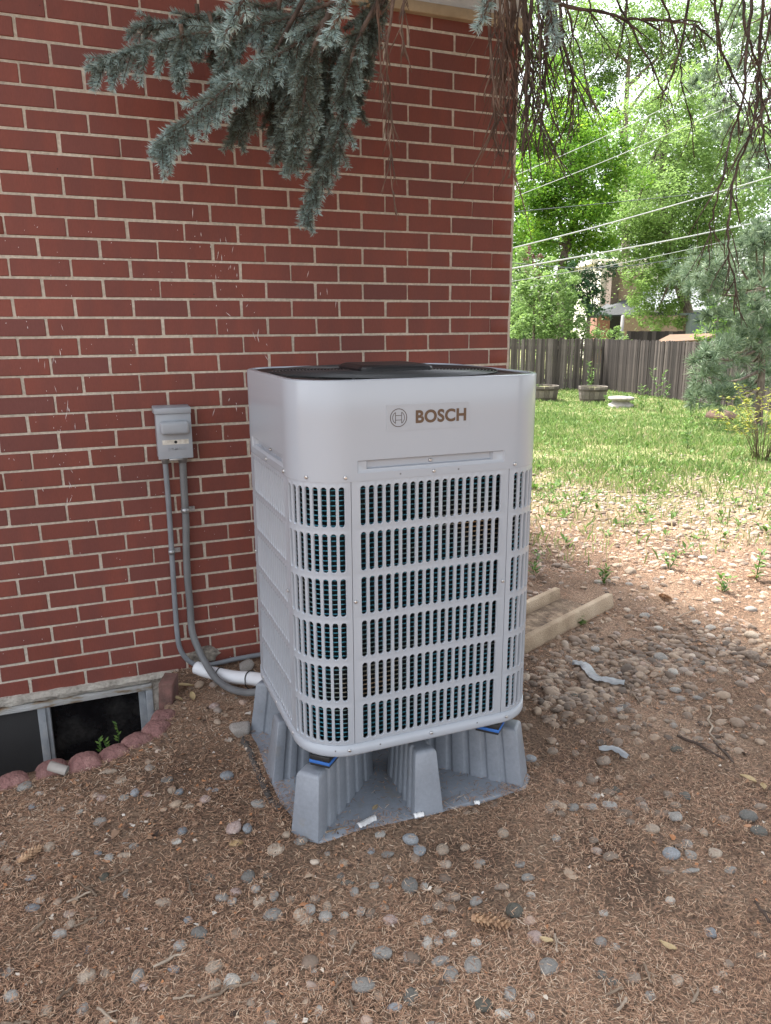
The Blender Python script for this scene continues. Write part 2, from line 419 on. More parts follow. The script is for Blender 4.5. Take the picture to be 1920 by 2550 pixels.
def soil_mat():
    m = bpy.data.materials.new('soil')
    nt, b = nodes(m); L = nt.links.new
    geo = nt.nodes.new('ShaderNodeNewGeometry')
    n1 = nt.nodes.new('ShaderNodeTexNoise'); n1.inputs['Scale'].default_value = 3.0; n1.inputs['Detail'].default_value = 8
    n2 = nt.nodes.new('ShaderNodeTexNoise'); n2.inputs['Scale'].default_value = 140; n2.inputs['Detail'].default_value = 6
    for n in (n1, n2): L(geo.outputs['Position'], n.inputs['Vector'])
    r1 = ramp(nt, [(.3, (.11, .074, .054)), (.5, (.20, .14, .10)), (.7, (.31, .225, .165))]); L(n1.outputs['Fac'], r1.inputs[0])
    r2 = ramp(nt, [(.3, (.45, .45, .45)), (.7, (1.5, 1.45, 1.4))]); L(n2.outputs['Fac'], r2.inputs[0])
    mu = nt.nodes.new('ShaderNodeMix'); mu.data_type = 'RGBA'; mu.blend_type = 'MULTIPLY'; mu.inputs[0].default_value = 1
    L(r1.outputs[0], mu.inputs[6]); L(r2.outputs[0], mu.inputs[7])
    # lawn soil: dry thatch farther out
    sx = nt.nodes.new('ShaderNodeSeparateXYZ'); L(geo.outputs['Position'], sx.inputs[0])
    a1 = nt.nodes.new('ShaderNodeMath'); a1.operation = 'MULTIPLY_ADD'; a1.inputs[1].default_value = .55
    a2 = nt.nodes.new('ShaderNodeMath'); a2.operation = 'MULTIPLY'; a2.inputs[1].default_value = .83
    L(sx.outputs[1], a2.inputs[0]); L(sx.outputs[0], a1.inputs[0]); L(a2.outputs[0], a1.inputs[2])
    mr = nt.nodes.new('ShaderNodeMapRange'); mr.inputs[1].default_value = 1.5; mr.inputs[2].default_value = 5.0
    L(a1.outputs[0], mr.inputs[0])
    r3 = ramp(nt, [(.32, (.13, .17, .055)), (.52, (.20, .20, .09)), (.75, (.29, .25, .15))]); L(n1.outputs['Fac'], r3.inputs[0])
    mx = nt.nodes.new('ShaderNodeMix'); mx.data_type = 'RGBA'
    L(mr.outputs[0], mx.inputs[0]); L(mu.outputs[2], mx.inputs[6]); L(r3.outputs[0], mx.inputs[7])
    L(mx.outputs[2], b.inputs['Base Color'])
    b.inputs['Roughness'].default_value = .95
    b.inputs['Specular IOR Level'].default_value = .2
    bp = nt.nodes.new('ShaderNodeBump'); bp.inputs['Strength'].default_value = .9; bp.inputs['Distance'].default_value = .012
    L(n2.outputs['Fac'], bp.inputs['Height']); L(bp.outputs[0], b.inputs['Normal'])
    return m
M['soil'] = soil_mat()
def axis(lo, hi, step, mid, far):
    a = list(np.arange(lo, hi, step))
    a += list(np.arange(hi, mid, .16)) + [mid + 4, mid + 12, mid + 30, far * .3, far]
    return np.array([-far, -far * .3, -60, -25, -12, lo - 3, lo - 1, lo - .3] + a)
gx = axis(-3.6, 3.0, .030, 15.0, 600.0); gy = axis(-3.2, 2.6, .030, 18.0, 600.0)
GX, GY = np.meshgrid(gx, gy)
GZ = gpit(GX, GY)
nx, ny = len(gx), len(gy)
ii = np.arange(nx * ny).reshape(ny, nx)
Fq = np.stack([ii[:-1, :-1], ii[:-1, 1:], ii[1:, 1:], ii[1:, :-1]], -1).reshape(-1, 4)
ground = heavy('ground', np.stack([GX, GY, GZ], -1).reshape(-1, 3), Fq, M['soil'], smooth=True)
tag(ground, kind='structure')

# ------------------------------------------------------------------ the brick house
CRS, PER, JT = .06923, .2032, .0090
def zb(k): return 2.70 - CRS * k
house = tag(empty('brick_house', (-3.5, 3.5, .138)), 'red brick house wall with pale mortar joints behind the heat pump', 'house')
HO = Vector((-3.5, 3.5, .138))
def hpart(mb, name, mat, parent=house, off=HO, **k):
    mb.v = [(x - off.x, y - off.y, z - off.z) for x, y, z in mb.v]
    return mb.build(name, mat, parent, **k)
hpart(MB().box(-7, .004, .0030, 7, .138, 2.765), 'wall', M['mortar'])
# bricks: shared meshes, a little uneven
def brick_mesh(L_, dpt, seed):
    r = random.Random(seed)
    h = CRS - JT
    bm = bmesh.new()
    bmesh.ops.create_cube(bm, size=1)
    for v in bm.verts:
        v.co = Vector((v.co.x * L_ + r.uniform(-.0011, .0011), v.co.y * dpt + (r.uniform(-.0008, .0008) if v.co.y < 0 else 0), v.co.z * h + r.uniform(-.0009, .0009)))
    bmesh.ops.bevel(bm, geom=[e for e in bm.edges], offset=.0022, segments=1, profile=.5, affect='EDGES')
    me = bpy.data.meshes.new('brick')
    for f in bm.faces: f.smooth = False
    bm.to_mesh(me); bm.free()
    me.materials.append(M['brick'])
    return me
STR = [brick_mesh(PER - JT, .0925, i) for i in range(7)]
HDR = [brick_mesh(.0925, .18, 50 + i) for i in range(4)]
rb = random.Random(5)
bricks = []
for k in range(-1, 37):
    zc = zb(k) - CRS / 2
    first = -.4766 if k % 2 == 0 else -.9766
    if k % 2 == 0:
        bricks.append((-.006 - .0925 / 2, zc, 'h'))
    else:
        bricks.append((-.006 - (PER - JT) / 2, zc, 's'))
    n = 0
    while True:
        xc = (first - n) * PER - PER / 2 - .0018
        if xc < -6.9: break
        bricks.append((xc, zc, 's')); n += 1
def pxy(p):
    d = np.asarray(p) - CAM
    w = d @ CW
    return 960 + FPX * (d @ CR) / w, 1275 - FPX * (d @ CU) / w
scored = []
for x, z, t in bricks:
    u, v = pxy((x, 0, z))
    vis = -60 < u < 1300 and -25 < v < 2000 and not (660 < u < 1270 and 960 < v < 1720)
    scored.append(((3.0 if t == 's' else 1.5) / (1 + .35 * (x + 2.3)) if vis else -1, x, z, t))
scored.sort(reverse=True)
rest = []
for i, (sc, x, z, t) in enumerate(scored):
    jx, jz = rb.uniform(-.0022, .0022), rb.uniform(-.0010, .0010)
    jy = rb.uniform(-.0008, .0012)
    if i < 300 and sc > 0:
        me = rb.choice(STR if t == 's' else HDR)
        o = bpy.data.objects.new('brick', me)
        COL.objects.link(o); o.parent = house
        o.location = (x + jx - HO.x, (.0462 if t == 's' else .09) + jy - HO.y, z + jz - HO.z)
    else:
        rest.append((x + jx, jy, z + jz, t))
V, F, A = [], [], []
def add_brick(me, M4, r):
    b = len(V)
    for v in me.vertices: V.append(tuple(M4 @ v.co))
    for p in me.polygons:
        for q in range(1, len(p.vertices) - 1):
            F.append((b + p.vertices[0], b + p.vertices[q], b + p.vertices[q + 1])); A.append(r)
for x, jy, z, t in rest:
    add_brick(rb.choice(STR if t == 's' else HDR), Matrix.Translation((x - HO.x, (.0462 if t == 's' else .09) + jy - HO.y, z - HO.z)), rb.random())
for k in range(-1, 37):          # the return wall round the corner
    y0 = .105 if k % 2 else .206
    for n in range(18):
        add_brick(rb.choice(STR), Matrix.Translation((.009 - .0462 - HO.x, y0 + PER * n + .096 - HO.y, zb(k) - CRS / 2 - HO.z)) @ Matrix.Rotation(math.pi / 2, 4, 'Z'), rb.random())
o = heavy('brick_courses', V, F, M['brick'], house, {'rnd': A}); tag(o, kind='stuff')
# trim, gable panel, unseen roof with eave height and overhang set for its shadow
hpart(MB().box(-7.03, .03, -.03, 7.03, 2.746, 2.786), 'trim_board', M['trim'], bevel=.003)
hpart(MB().box(-7.0, .0, -.006, 7.0, 2.7862, 3.45), 'gable_panel', M['stucco'])
mb = MB(); mb.add([(-7.3, -.75, 3.45), (.10, -.75, 3.45), (.10, 7.3, 3.45), (-7.3, 7.3, 3.45), (-7.3, -.75, 3.56), (.10, -.75, 3.56), (.10, 7.3, 3.56), (-7.3, 7.3, 3.56), (-3.5, 1.5, 4.5), (-3.5, 5.5, 4.5)],
                  [(3, 2, 1, 0), (0, 1, 5, 4), (1, 2, 6, 5), (2, 3, 7, 6), (3, 0, 4, 7), (4, 5, 8), (5, 6, 9, 8), (6, 7, 9), (7, 4, 8, 9)])
hpart(mb, 'roof', M['roof'])
# foundation and the basement window
mb = MB().box(-1.672, .004, .004, .3, -.7, .1385).box(-7, -2.95, .004, .3, -.7, .1385).box(-2.95, -1.672, .03, .3, -.7, -.5)
hpart(mb, 'foundation', M['concrete'])
mb = MB()
xs_ = np.linspace(-3.1, -1.56, 60)
prof = [(.010, .150), (-.012, .146), (-.016, .128), (-.010, .112), (.012, .104)]
vs = []
for x in xs_:
    for i, (yy, zz) in enumerate(prof):
        vs.append((x, yy + rb.uniform(-.003, .003), zz + rb.uniform(-.0025, .0025)))
fs = [(i * 5 + j, i * 5 + j + 1, i * 5 + j + 6, i * 5 + j + 5) for i in range(len(xs_) - 1) for j in range(4)]
mb.add(vs, fs); hpart(mb, 'mortar_ledge', M['concrete'])
# broken mortar where the pipe enters
mb = MB()
pc = at(508, 1632, y=0.0)
vs = [(pc[0], -.012, pc[2])]
for j in range(14):
    a = 2 * math.pi * j / 14; rr = rb.uniform(.8, 1.15)
    vs.append((pc[0] + .06 * rr * math.cos(a), -.006, pc[2] + .034 * rr * math.sin(a)))
    vs.append((pc[0] + .072 * rr * math.cos(a), .004, pc[2] + .044 * rr * math.sin(a)))
fs = [(0, 1 + 2 * ((j + 1) % 14), 1 + 2 * j) for j in range(14)] + [(1 + 2 * j, 1 + 2 * ((j + 1) % 14), 2 + 2 * ((j + 1) % 14), 2 + 2 * j) for j in range(14)]
mb.add(vs, fs); hpart(mb, 'mortar_patch', M['old_mortar'])
win = empty('window', (-2.3 - HO.x, 0 - HO.y, -.2 - HO.z), house)
WO = Vector((-2.3, 0, -.2))
hpart(MB().box(-2.95, -1.672, -.004, .09, .074, .1035), 'window_head', M['peeling'], win, WO, bevel=.002)
hpart(MB().box(-1.700, -1.672, -.002, .09, -.5, .0738), 'window_frame', M['steel_frame'], win, WO, bevel=.002)
hpart(MB().box(-1.728, -1.7003, .012, .085, -.5, .0738), 'window_frame', M['steel_frame'], win, WO, bevel=.002)
hpart(MB().box(-2.118, -2.088, .006, .085, -.5, .0738), 'mullion', M['steel_frame'], win, WO, bevel=.002)
hpart(MB().box(-2.0877, -2.072, .016, .085, -.5, .0738), 'mullion', M['steel_frame'], win, WO, bevel=.002)
hpart(MB().box(-2.0718, -1.7282, .055, .063, -.5, .0736), 'pane', M['glass_dark'], win, WO)
hpart(MB().box(-2.95, -2.1182, .03, .036, -.5, .0736), 'insect_screen', M['screen'], win, WO)
# white paint flecks on the brickwork
V, F = [], []
fl = []
for _ in range(150): fl.append((rb.uniform(0, 640), rb.uniform(560, 1680), rb.uniform(1.5, 4)))
for cx, cy, n in ((170, 1060, 16), (560, 620, 12), (170, 1180, 10), (560, 740, 6), (480, 560, 8), (130, 880, 8), (640, 800, 8), (820, 735, 5), (590, 1010, 6)):
    for _ in range(n): fl.append((rb.gauss(cx, 22), rb.gauss(cy, 55), rb.choice([3, 6, 10, 18, 24])))
for u, v, ln in fl:
    p = at(u, v, y=-.0016)
    L_ = ln * .00165; w = rb.uniform(.0010, .0024); a = rb.gauss(0, .25)
    dx, dz = math.sin(a), math.cos(a)
    b = len(V)
    for s, t in ((0, -1), (1, 0), (0, 1), (-1, 0)):
        V.append((p[0] + t * L_ * dx / 2 + s * w * dz / 2 - HO.x, -.0016 - HO.y, p[2] + t * L_ * dz / 2 - s * w * dx / 2 - HO.z))
    F.append((b, b + 1, b + 2, b + 3))
o = heavy('paint_splatter', V, F, M['paint_splash'], house); tag(o, kind='stuff')

# ------------------------------------------------------------------ heat pump
HX, HY, HW, HD, HR = -.982, -.931, .74, .70, .137
PAN0, Z0, ZS, ZT = .392, .4275, 1.177, 1.432
FX, FY = HW - 2 * HR, HD - 2 * HR
ARC = math.pi * HR / 2
SEG = [('front', FX), ('c', ARC), ('right', FY), ('c', ARC), ('back', FX), ('c', ARC), ('left', FY), ('c', ARC)]
START = np.concatenate([[0], np.cumsum([l for _, l in SEG])])
PERIM = START[-1]
def per(s, off=0.0):
    """point and outward normal on the rounded outline; s runs counter-clockwise from the front-left tangent point"""
    s = s % PERIM
    i = int(np.searchsorted(START, s, 'right') - 1); i = min(i, 7)
    t = s - START[i]
    h, e = HW / 2, HD / 2
    if i == 0: p, n = (-FX / 2 + t, -e), (0, -1)
    elif i == 2: p, n = (h, -FY / 2 + t), (1, 0)
    elif i == 4: p, n = (FX / 2 - t, e), (0, 1)
    elif i == 6: p, n = (-h, FY / 2 - t), (-1, 0)
    else:
        c = {1: (FX / 2, -FY / 2), 3: (FX / 2, FY / 2), 5: (-FX / 2, FY / 2), 7: (-FX / 2, -FY / 2)}[i]
        a = {1: -math.pi / 2, 3: 0, 5: math.pi / 2, 7: math.pi}[i] + t / HR
        n = (math.cos(a), math.sin(a)); p = (c[0] + HR * n[0], c[1] + HR * n[1])
    return p[0] + n[0] * off, p[1] + n[1] * off
hp = tag(empty('heat_pump', (HX, HY, 0)), 'pale grey outdoor heat pump with slotted grille on the grey stand', 'heat pump')
ROWZ = [(.437 + .1237 * i, .437 + .1237 * i + .1065) for i in range(6)]
ROWZ[5] = (1.0555, 1.162)
PITCH, SLW = .02353, .0150
def grille(name, s0, s1, n, margin):
    """pressed sheet with rows of round-ended slots: every slot is cut out and has a rolled-in rim"""
    mb = MB()
    c0 = (s0 + s1) / 2 - (n - 1) / 2 * PITCH
    hw = SLW / 2
    def P(s, z, off): 
        x, y = per(s, off - .0015); return (x, y, z)
    s0 += .0008; s1 -= .0008
    for r, (a, b) in enumerate(ROWZ):
        zB = Z0 if r == 0 else (ROWZ[r - 1][1] + a) / 2
        zT = ZS - .001 if r == 5 else (b + ROWZ[r + 1][0]) / 2
        for i in range(n):
            sc = c0 + i * PITCH
            sL = s0 if i == 0 else sc - PITCH / 2
            sR = s1 if i == n - 1 else sc + PITCH / 2
            ta, tb = a + hw, b - hw
            def hole(gr, off):
                out = []
                for q in range(7):
                    an = math.pi * q / 6
                    out.append(P(sc + (hw + gr) * math.cos(an), tb + (hw + gr) * math.sin(an), off))
                for q in range(7):
                    an = math.pi + math.pi * q / 6
                    out.append(P(sc + (hw + gr) * math.cos(an), ta + (hw + gr) * math.sin(an), off))
                return out
            outer = [P(sR, tb, 0), P(sR, zT, 0), P((sR + sc) / 2, zT, 0), P(sc, zT, 0), P((sL + sc) / 2, zT, 0), P(sL, zT, 0), P(sL, tb, 0),
                     P(sL, ta, 0), P(sL, zB, 0), P((sL + sc) / 2, zB, 0), P(sc, zB, 0), P((sR + sc) / 2, zB, 0), P(sR, zB, 0), P(sR, ta, 0)]
            rings = [outer, hole(.0032, 0), hole(.0012, .0009), hole(.0002, .0002), hole(0, -.0065)]
            vs = [p for rg in rings for p in rg]
            fs = []
            for k in range(4):
                for q in range(14):
                    w = (q + 1) % 14
                    fs.append((k * 14 + q, k * 14 + w, (k + 1) * 14 + w, (k + 1) * 14 + q))
            mb.add(vs, fs, True)
    for s in (s0, s1):          # folded side flanges
        mb.add([P(s, Z0, 0), P(s, ZS, 0), P(s, ZS, -.010), P(s, Z0, -.010)], [(0, 1, 2, 3)])
    me_o = mb.build(name, M['paint_grille'], hp)
    me_o.data.set_sharp_from_angle(angle=math.radians(70))
    return me_o
for i, (kind, ln) in enumerate(SEG):
    nsl = 8 if kind == 'c' else (18 if ln == FX else 16)
    grille('corner_grille' if kind == 'c' else 'grille_panel', START[i], START[i + 1], nsl, 0)
# upper shroud with the pressed grips
gs = []
for i, (kind, ln) in enumerate(SEG):
    if kind == 'c': gs += [(START[i] + ln * q / 12, 0) for q in range(12)]
    else: gs += [(START[i], 0), (START[i] + .018, 1), (START[i + 1] - .018, 0)]
rows = [(ZS - .002, -.004), (ZS - .002, .0), (1.1955, .0), (1.2285, .0), (1.33, 0), (ZT - .006, 0), (ZT - .0015, -.0018), (ZT, -.006), (ZT, -.016), (ZT - .006, -.018)]
mb = MB(); vs = []
for s, _ in gs:
    for z, of in rows: vs.append((*per(s, of), z))
nr = len(rows); fs = []
for i in range(len(gs)):
    j = (i + 1) % len(gs)
    for k in range(nr - 1):
        if gs[i][1] and k == 2: continue
        fs.append((i * nr + k, j * nr + k, j * nr + k + 1, i * nr + k + 1))
mb.add(vs, fs, True)
for i, (kind, ln) in enumerate(SEG):      # grip pockets
    if kind == 'c': continue
    a, b = START[i] + .018, START[i + 1] - .018
    za, zt_ = 1.1955, 1.2285
    A_ = [(a, za, 0), (b, za, 0), (b, zt_, 0), (a, zt_, 0)]
    B_ = [(a + .003, za + .007, -.004), (b - .003, za + .007, -.004), (b - .003, zt_ - .003, -.004), (a + .003, zt_ - .003, -.004)]
    C_ = [(a + .026, za + .009, -.004), (b - .034, za + .009, -.004), (b - .034, zt_ - .003, -.004), (a + .026, zt_ - .003, -.004)]
    D_ = [(a + .031, za + .011, -.014), (b - .039, za + .011, -.014), (b - .039, zt_ - .004, -.014), (a + .031, zt_ - .004, -.014)]
    vs = [(*per(s, o_), z) for Q in (A_, B_, C_, D_) for s, z, o_ in Q]
    fs = [(k * 4 + q, k * 4 + (q + 1) % 4, k * 4 + 4 + (q + 1) % 4, k * 4 + 4 + q) for k in range(3) for q in range(4)] + [(12, 13, 14, 15)]
    mb.add(vs, fs)
o = mb.build('shroud', M['paint'], hp); o.data.set_sharp_from_angle(angle=math.radians(35))
# base pan
mb = MB(); vs = []; ss = [START[i] + l * q / (12 if k == 'c' else 1) for i, (k, l) in enumerate(SEG) for q in range(12 if k == 'c' else 1)]
prof = [(Z0 - .001, -.004), (Z0 - .001, .0015), (PAN0 + .006, .0022), (PAN0 + .001, .0005), (PAN0, -.004), (PAN0, -.02)]
for s in ss:
    for z, of in prof: vs.append((*per(s, of), z))
nr = len(prof); n = len(ss)
fs = [(i * nr + k, i * nr + k + 1, ((i + 1) % n) * nr + k + 1, ((i + 1) % n) * nr + k) for i in range(n) for k in range(nr - 1)]
fs.append(tuple(i * nr + nr - 1 for i in range(n)))
mb.add(vs, fs, True); mb.build('base_pan', M['paint_grille'], hp)
# finned coil behind the grille, its tube rows
mb = MB(); vs = []; sd = [START[i] + l * q / (8 if k == 'c' else 3) for i, (k, l) in enumerate(SEG) for q in range(8 if k == 'c' else 3)]
n = len(sd)
for s in sd: vs += [(*per(s, -.034), Z0), (*per(s, -.034), ZS)]
mb.add(vs, [(2 * i, 2 * ((i + 1) % n), 2 * ((i + 1) % n) + 1, 2 * i + 1) for i in range(n)], True)
coil = mb.build('coil', M['coil'], hp)
mb = MB()
for k in range(54):
    z = Z0 + .012 + k * .01365
    mb.tube([(*per(s, -.0262), z) for s in sd] + [(*per(sd[0], -.0262), z)], .0021, 5, False)
mb.build('coil_tube', M['coil_tube'], coil)
# fins: thin vertical plates
mb = MB()
for s in np.arange(0, PERIM, .0052):
    a, b = per(s, -.0335), per(s, -.0265)
    mb.add([(*a, Z0), (*b, Z0), (*b, ZS), (*a, ZS)], [(0, 1, 2, 3)])
tag(mb.build('coil_fins', M['coil'], coil), kind='stuff')
# top: deck, guard wires, motor cover, fan
mb = MB(); NT = 96
outl = [per(PERIM * q / NT, -.012) for q in range(NT)]
vs = []
for x, y in outl:
    a = math.atan2(y, x)
    vs += [(x, y, ZT - .004), (.335 * math.cos(a), .335 * math.sin(a), ZT - .004), (.335 * math.cos(a), .335 * math.sin(a), ZT - .09)]
mb.add(vs, [(3 * i + k, 3 * ((i + 1) % NT) + k, 3 * ((i + 1) % NT) + k + 1, 3 * i + k + 1) for i in range(NT) for k in range(2)], True)
mb.build('top_deck', M['black'], hp)  # deck coloured black for the shade under the guard mesh
mb = MB()
for q in range(23):
    rr = .115 + .010 * q
    zz = ZT + .004 - .004 * max(0, (rr - .28) / .06)
    mb.tube([(rr * math.cos(2 * math.pi * j / 60), rr * math.sin(2 * math.pi * j / 60), zz) for j in range(61)], .0013, 4, False)
for q in range(20):
    a = 2 * math.pi * q / 20
    mb.tube([(.09 * math.cos(a), .09 * math.sin(a), ZT + .0015), (.28 * math.cos(a), .28 * math.sin(a), ZT + .0015), (.345 * math.cos(a), .345 * math.sin(a), ZT - .004)], .0018, 4, False)
mb.build('fan_guard', M['wire'], hp)
mb = MB(); c8 = []
for sx, sy in ((1, 1), (-1, 1), (-1, -1), (1, -1)):
    for q in range(4):
        a = {(1, 1): 0, (-1, 1): 1, (-1, -1): 2, (1, -1): 3}[(sx, sy)] * math.pi / 2 + q * math.pi / 6
        c8.append((sx * .085 + .03 * math.cos(a), sy * .085 + .03 * math.sin(a)))
vs = []
for sc_, z in ((1.0, .003), (1.0, .011), (.97, .016), (.86, .021)):
    vs += [(x * sc_, y * sc_, ZT + z) for x, y in c8]
mb.add(vs, [(k * 16 + i, k * 16 + (i + 1) % 16, k * 16 + 16 + (i + 1) % 16, k * 16 + 16 + i) for k in range(3) for i in range(16)] + [tuple(range(48, 64))])
mb.build('motor_cover', M['black'], hp)
mb = MB()
for q in range(4):
    a0 = q * math.pi / 2 + .3
    vs = []
    for rr, w, tw in ((.07, .35, .03), (.18, .5, .025), (.31, .62, .012)):
        vs += [(rr * math.cos(a0), rr * math.sin(a0), ZT - .13 - tw), (rr * math.cos(a0 + w), rr * math.sin(a0 + w), ZT - .13 + tw)]
    mb.add(vs, [(0, 1, 3, 2), (2, 3, 5, 4)])
mb.lathe([(0, -.09), (.08, -.09), (.08, -.17), (0, -.17)], (0, 0, ZT), 20)
mb.add([(.34 * math.cos(2 * math.pi * j / 40), .34 * math.sin(2 * math.pi * j / 40), ZT - .30) for j in range(40)], [tuple(range(40))])  # black disc stands for the dark depth of the fan cavity
mb.build('fan', M['black'], hp)
# screws and small holes
def screw(s, z, off=.0):
    x, y = per(s, off); x2, y2 = per(s, off + .0032); x3, y3 = per(s, off + .0048)
    mb = MB().tube([(x, y, z), (x2, y2, z), (x3, y3, z)], [.0050, .0048, .0028], 8)
    mb.build('screw', M['screw'], hp)
fx = lambda x: (x - HX) + FX / 2
for x, z in ((-.987, 1.2145), (-.982, 1.1865), (-1.23, 1.187), (-.733, 1.187)):
    screw(fx(x), z, -.014 if z > 1.2 else 0)
for x, z in ((-1.207, .848), (-.758, .847), (-1.232, .412), (-.981, .412), (-.73, .411)):
    screw(fx(x), z, -.0012 if z > .5 else .002)
for s, z in ((START[7] + ARC * .45, 1.187), (START[7] - .012, 1.187), (START[7] - .012, .85), (START[7] - .012, .413), (START[6] + FY / 2, 1.187), (START[6] + FY / 2, 1.2145), (START[6] + .03, .413), (START[6] + .005, .85), (START[6] + FY * .5, .412)):
    screw(s, z, -.014 if z > 1.2 else 0)
mb = MB()
for x, z in ((-1.078, 1.186), (-.908, 1.186), (-1.14, .411), (-.83, .412), (-1.27, .412)):
    x0, y0 = per(fx(x), .0024 if z < .5 else .0004); mb.tube([(x0, y0 + .001, z), (x0, y0, z)], .0026, 8)
mb.build('pilot_hole', M['flex'], hp)
# maker's label: ring emblem and lettering
LY = -HD / 2 - .0007
lab = MB().box(-1.118 - HX, -.881 - HX, LY, LY + .0012, 1.300, 1.3665).build('label', M['label'], hp)
def emblem(cx, cz):
    mb = MB(); y = LY - .0005
    def stroke(pts, w, closed=False):
        n = len(pts); vs = []
        for i, p in enumerate(pts):
            a = pts[(i - 1) % n] if closed or i > 0 else p
            b = pts[(i + 1) % n] if closed or i < n - 1 else p
            t = np.array(b) - np.array(a); t = t / (np.linalg.norm(t) + 1e-9); nn = np.array([-t[1], t[0]]) * w / 2
            vs += [(p[0] + nn[0], y, p[1] + nn[1]), (p[0] - nn[0], y, p[1] - nn[1])]
        m = n if closed else n - 1
        mb.add(vs, [(2 * i, 2 * i + 1, 2 * ((i + 1) % n) + 1, 2 * ((i + 1) % n)) for i in range(m)])
    R1, R2 = .0228, .0165
    stroke([(cx + R1 * math.cos(2 * math.pi * q / 48), cz + R1 * math.sin(2 * math.pi * q / 48)) for q in range(48)], .0020, True)
    for sg in (-1, 1):          # armature halves
        xa = .0085
        a0 = math.acos(xa / R2)
        arc = [(cx + sg * R2 * math.cos(-a0 + 2 * a0 * q / 14), cz + R2 * math.sin(-a0 + 2 * a0 * q / 14)) for q in range(15)]
        stroke(arc + [(cx + sg * xa, cz - R2 * math.sin(a0))], .0016, True)
    for zz in (-.0058, .0058): stroke([(cx - .0085, cz + zz), (cx + .0085, cz + zz)], .0015)
    return mb
emblem(-1.084 - HX, 1.333).build('emblem', M['logo_dark'], lab)
def text_mesh(name, body, x0, x1, z0, z1, y, mat, parent, bold=.03, ext=.0, space=1.05):
    cu = bpy.data.curves.new(name, 'FONT'); cu.body = body; cu.size = 1; cu.offset = bold; cu.space_character = space; cu.resolution_u = 6
    cu.extrude = 0.0
    tmp = bpy.data.objects.new('tmp', cu); COL.objects.link(tmp)
    dg = bpy.context.evaluated_depsgraph_get()
    me = bpy.data.meshes.new_from_object(tmp.evaluated_get(dg))
    bpy.data.objects.remove(tmp); bpy.data.curves.remove(cu)
    co = np.array([v.co[:] for v in me.vertices])
    lo, hi = co.min(0), co.max(0)
    if ext:
        bm = bmesh.new(); bm.from_mesh(me)
        r = bmesh.ops.extrude_face_region(bm, geom=bm.faces[:])
        for v in [g for g in r['geom'] if isinstance(g, bmesh.types.BMVert)]: v.co.z = 1
        bm.to_mesh(me); bm.free()
    for v in me.vertices:
        v.co = Vector((x0 + (v.co.x - lo[0]) / (hi[0] - lo[0]) * (x1 - x0), y - (ext if v.co.z > .5 else 0), z0 + (v.co.y - lo[1]) / (hi[1] - lo[1]) * (z1 - z0)))
    me.materials.clear(); me.name = name
    return link(name, me, mat, parent)
text_mesh('lettering', 'BOSCH', -1.036 - HX, -.889 - HX, 1.316, 1.3505, LY - .0006, M['logo'], lab, bold=.038)

# ------------------------------------------------------------------ stand
SX, SY, SZ = -.995, -.925, .14
st = tag(empty('equipment_stand', (SX, SY, SZ)), 'blue-grey moulded plastic stand with radiating fins under the heat pump', 'stand')
poly = [(.335, -.372), (.387, -.32), (.387, .32), (.335, .372), (-.335, .372), (-.392, .32), (-.392, -.315), (-.335, -.372)]
MB().prism(poly, -.10, .016).build('pad', M['stand'], st, bevel=.005)
def fin(ang, rout, rin, w0, w1, top):
    """hollow moulded fin: tapered cross-section, fluted sides, a stepped top with a groove"""
    mb = MB(); d = (math.cos(ang), math.sin(ang)); nrm = (-d[1], d[0])
    st_ = [rin]
    L_ = rout - rin
    for q in range(1, 6):
        c = rin + L_ * q / 6
        st_ += [c - .011, c - .006, c + .006, c + .011]
    st_ += [rout]
    def hwid(r, z): 
        w = w0 + (w1 - w0) * z / top
        k = (st_.index(r)) % 4
        flute = .006 if (r != rin and r != rout and k in (2, 3)) else 0
        return w / 2 - flute - (.012 * (1 - (r - rin) / L_))
    levels = [.015, top * .5, top - .010, top - .003, top]
    ins = [0, 0, 0, .003, .008]
    vs = []; fs = []
    nr_ = len(st_)
    for li, z in enumerate(levels):
        row = []
        for r in st_: row.append((r, hwid(r, z) - ins[li]))
        lean = .030 * z / top
        for sgn in (1, -1):
            for r, h in (row if sgn == 1 else row[::-1]):
                rr = r - lean * (r - rin) / L_ - (ins[li] if r == rout else 0)
                vs.append((d[0] * rr + nrm[0] * h * sgn, d[1] * rr + nrm[1] * h * sgn, z))
    n = 2 * nr_
    for li in range(len(levels) - 1):
        for i in range(n):
            j = (i + 1) % n
            fs.append((li * n + j, li * n + i, (li + 1) * n + i, (li + 1) * n + j))
    b = (len(levels) - 1) * n
    for i in range(nr_ - 1):
        fs.append((b + i, b + n - 1 - i, b + n - 2 - i, b + i + 1))
    mb.add(vs, fs)
    # raised inner step with a groove
    a, e = rin + .03, rout - .105
    for lo_, hi_ in ((-.9, -.25), (.25, .9)):
        h = w1 / 2 - .014
        p = [(a, lo_ * h), (e, lo_ * h), (e, hi_ * h), (a, hi_ * h)]
        mb.add([(d[0] * r + nrm[0] * t, d[1] * r + nrm[1] * t, z) for z in (top - .001, top + .016) for r, t in p],
               [(4, 5, 6, 7), (0, 1, 5, 4), (1, 2, 6, 5), (2, 3, 7, 6), (3, 0, 4, 7)])
    bmv = mb.build('fin', M['stand'], st, bevel=.003, segs=2)
    return bmv
CA = math.atan2(.335, .365)
for ang, rout in ((math.pi + CA, .505), (-CA, .490), (CA, .49), (math.pi - CA, .49)):
    fin(ang, rout, .13, .092, .072, .203)
for ang, rout in ((-math.pi / 2, .383), (0, .385), (math.pi / 2, .37), (math.pi, .392)):
    fin(ang, rout, .13, .096, .066, .213)
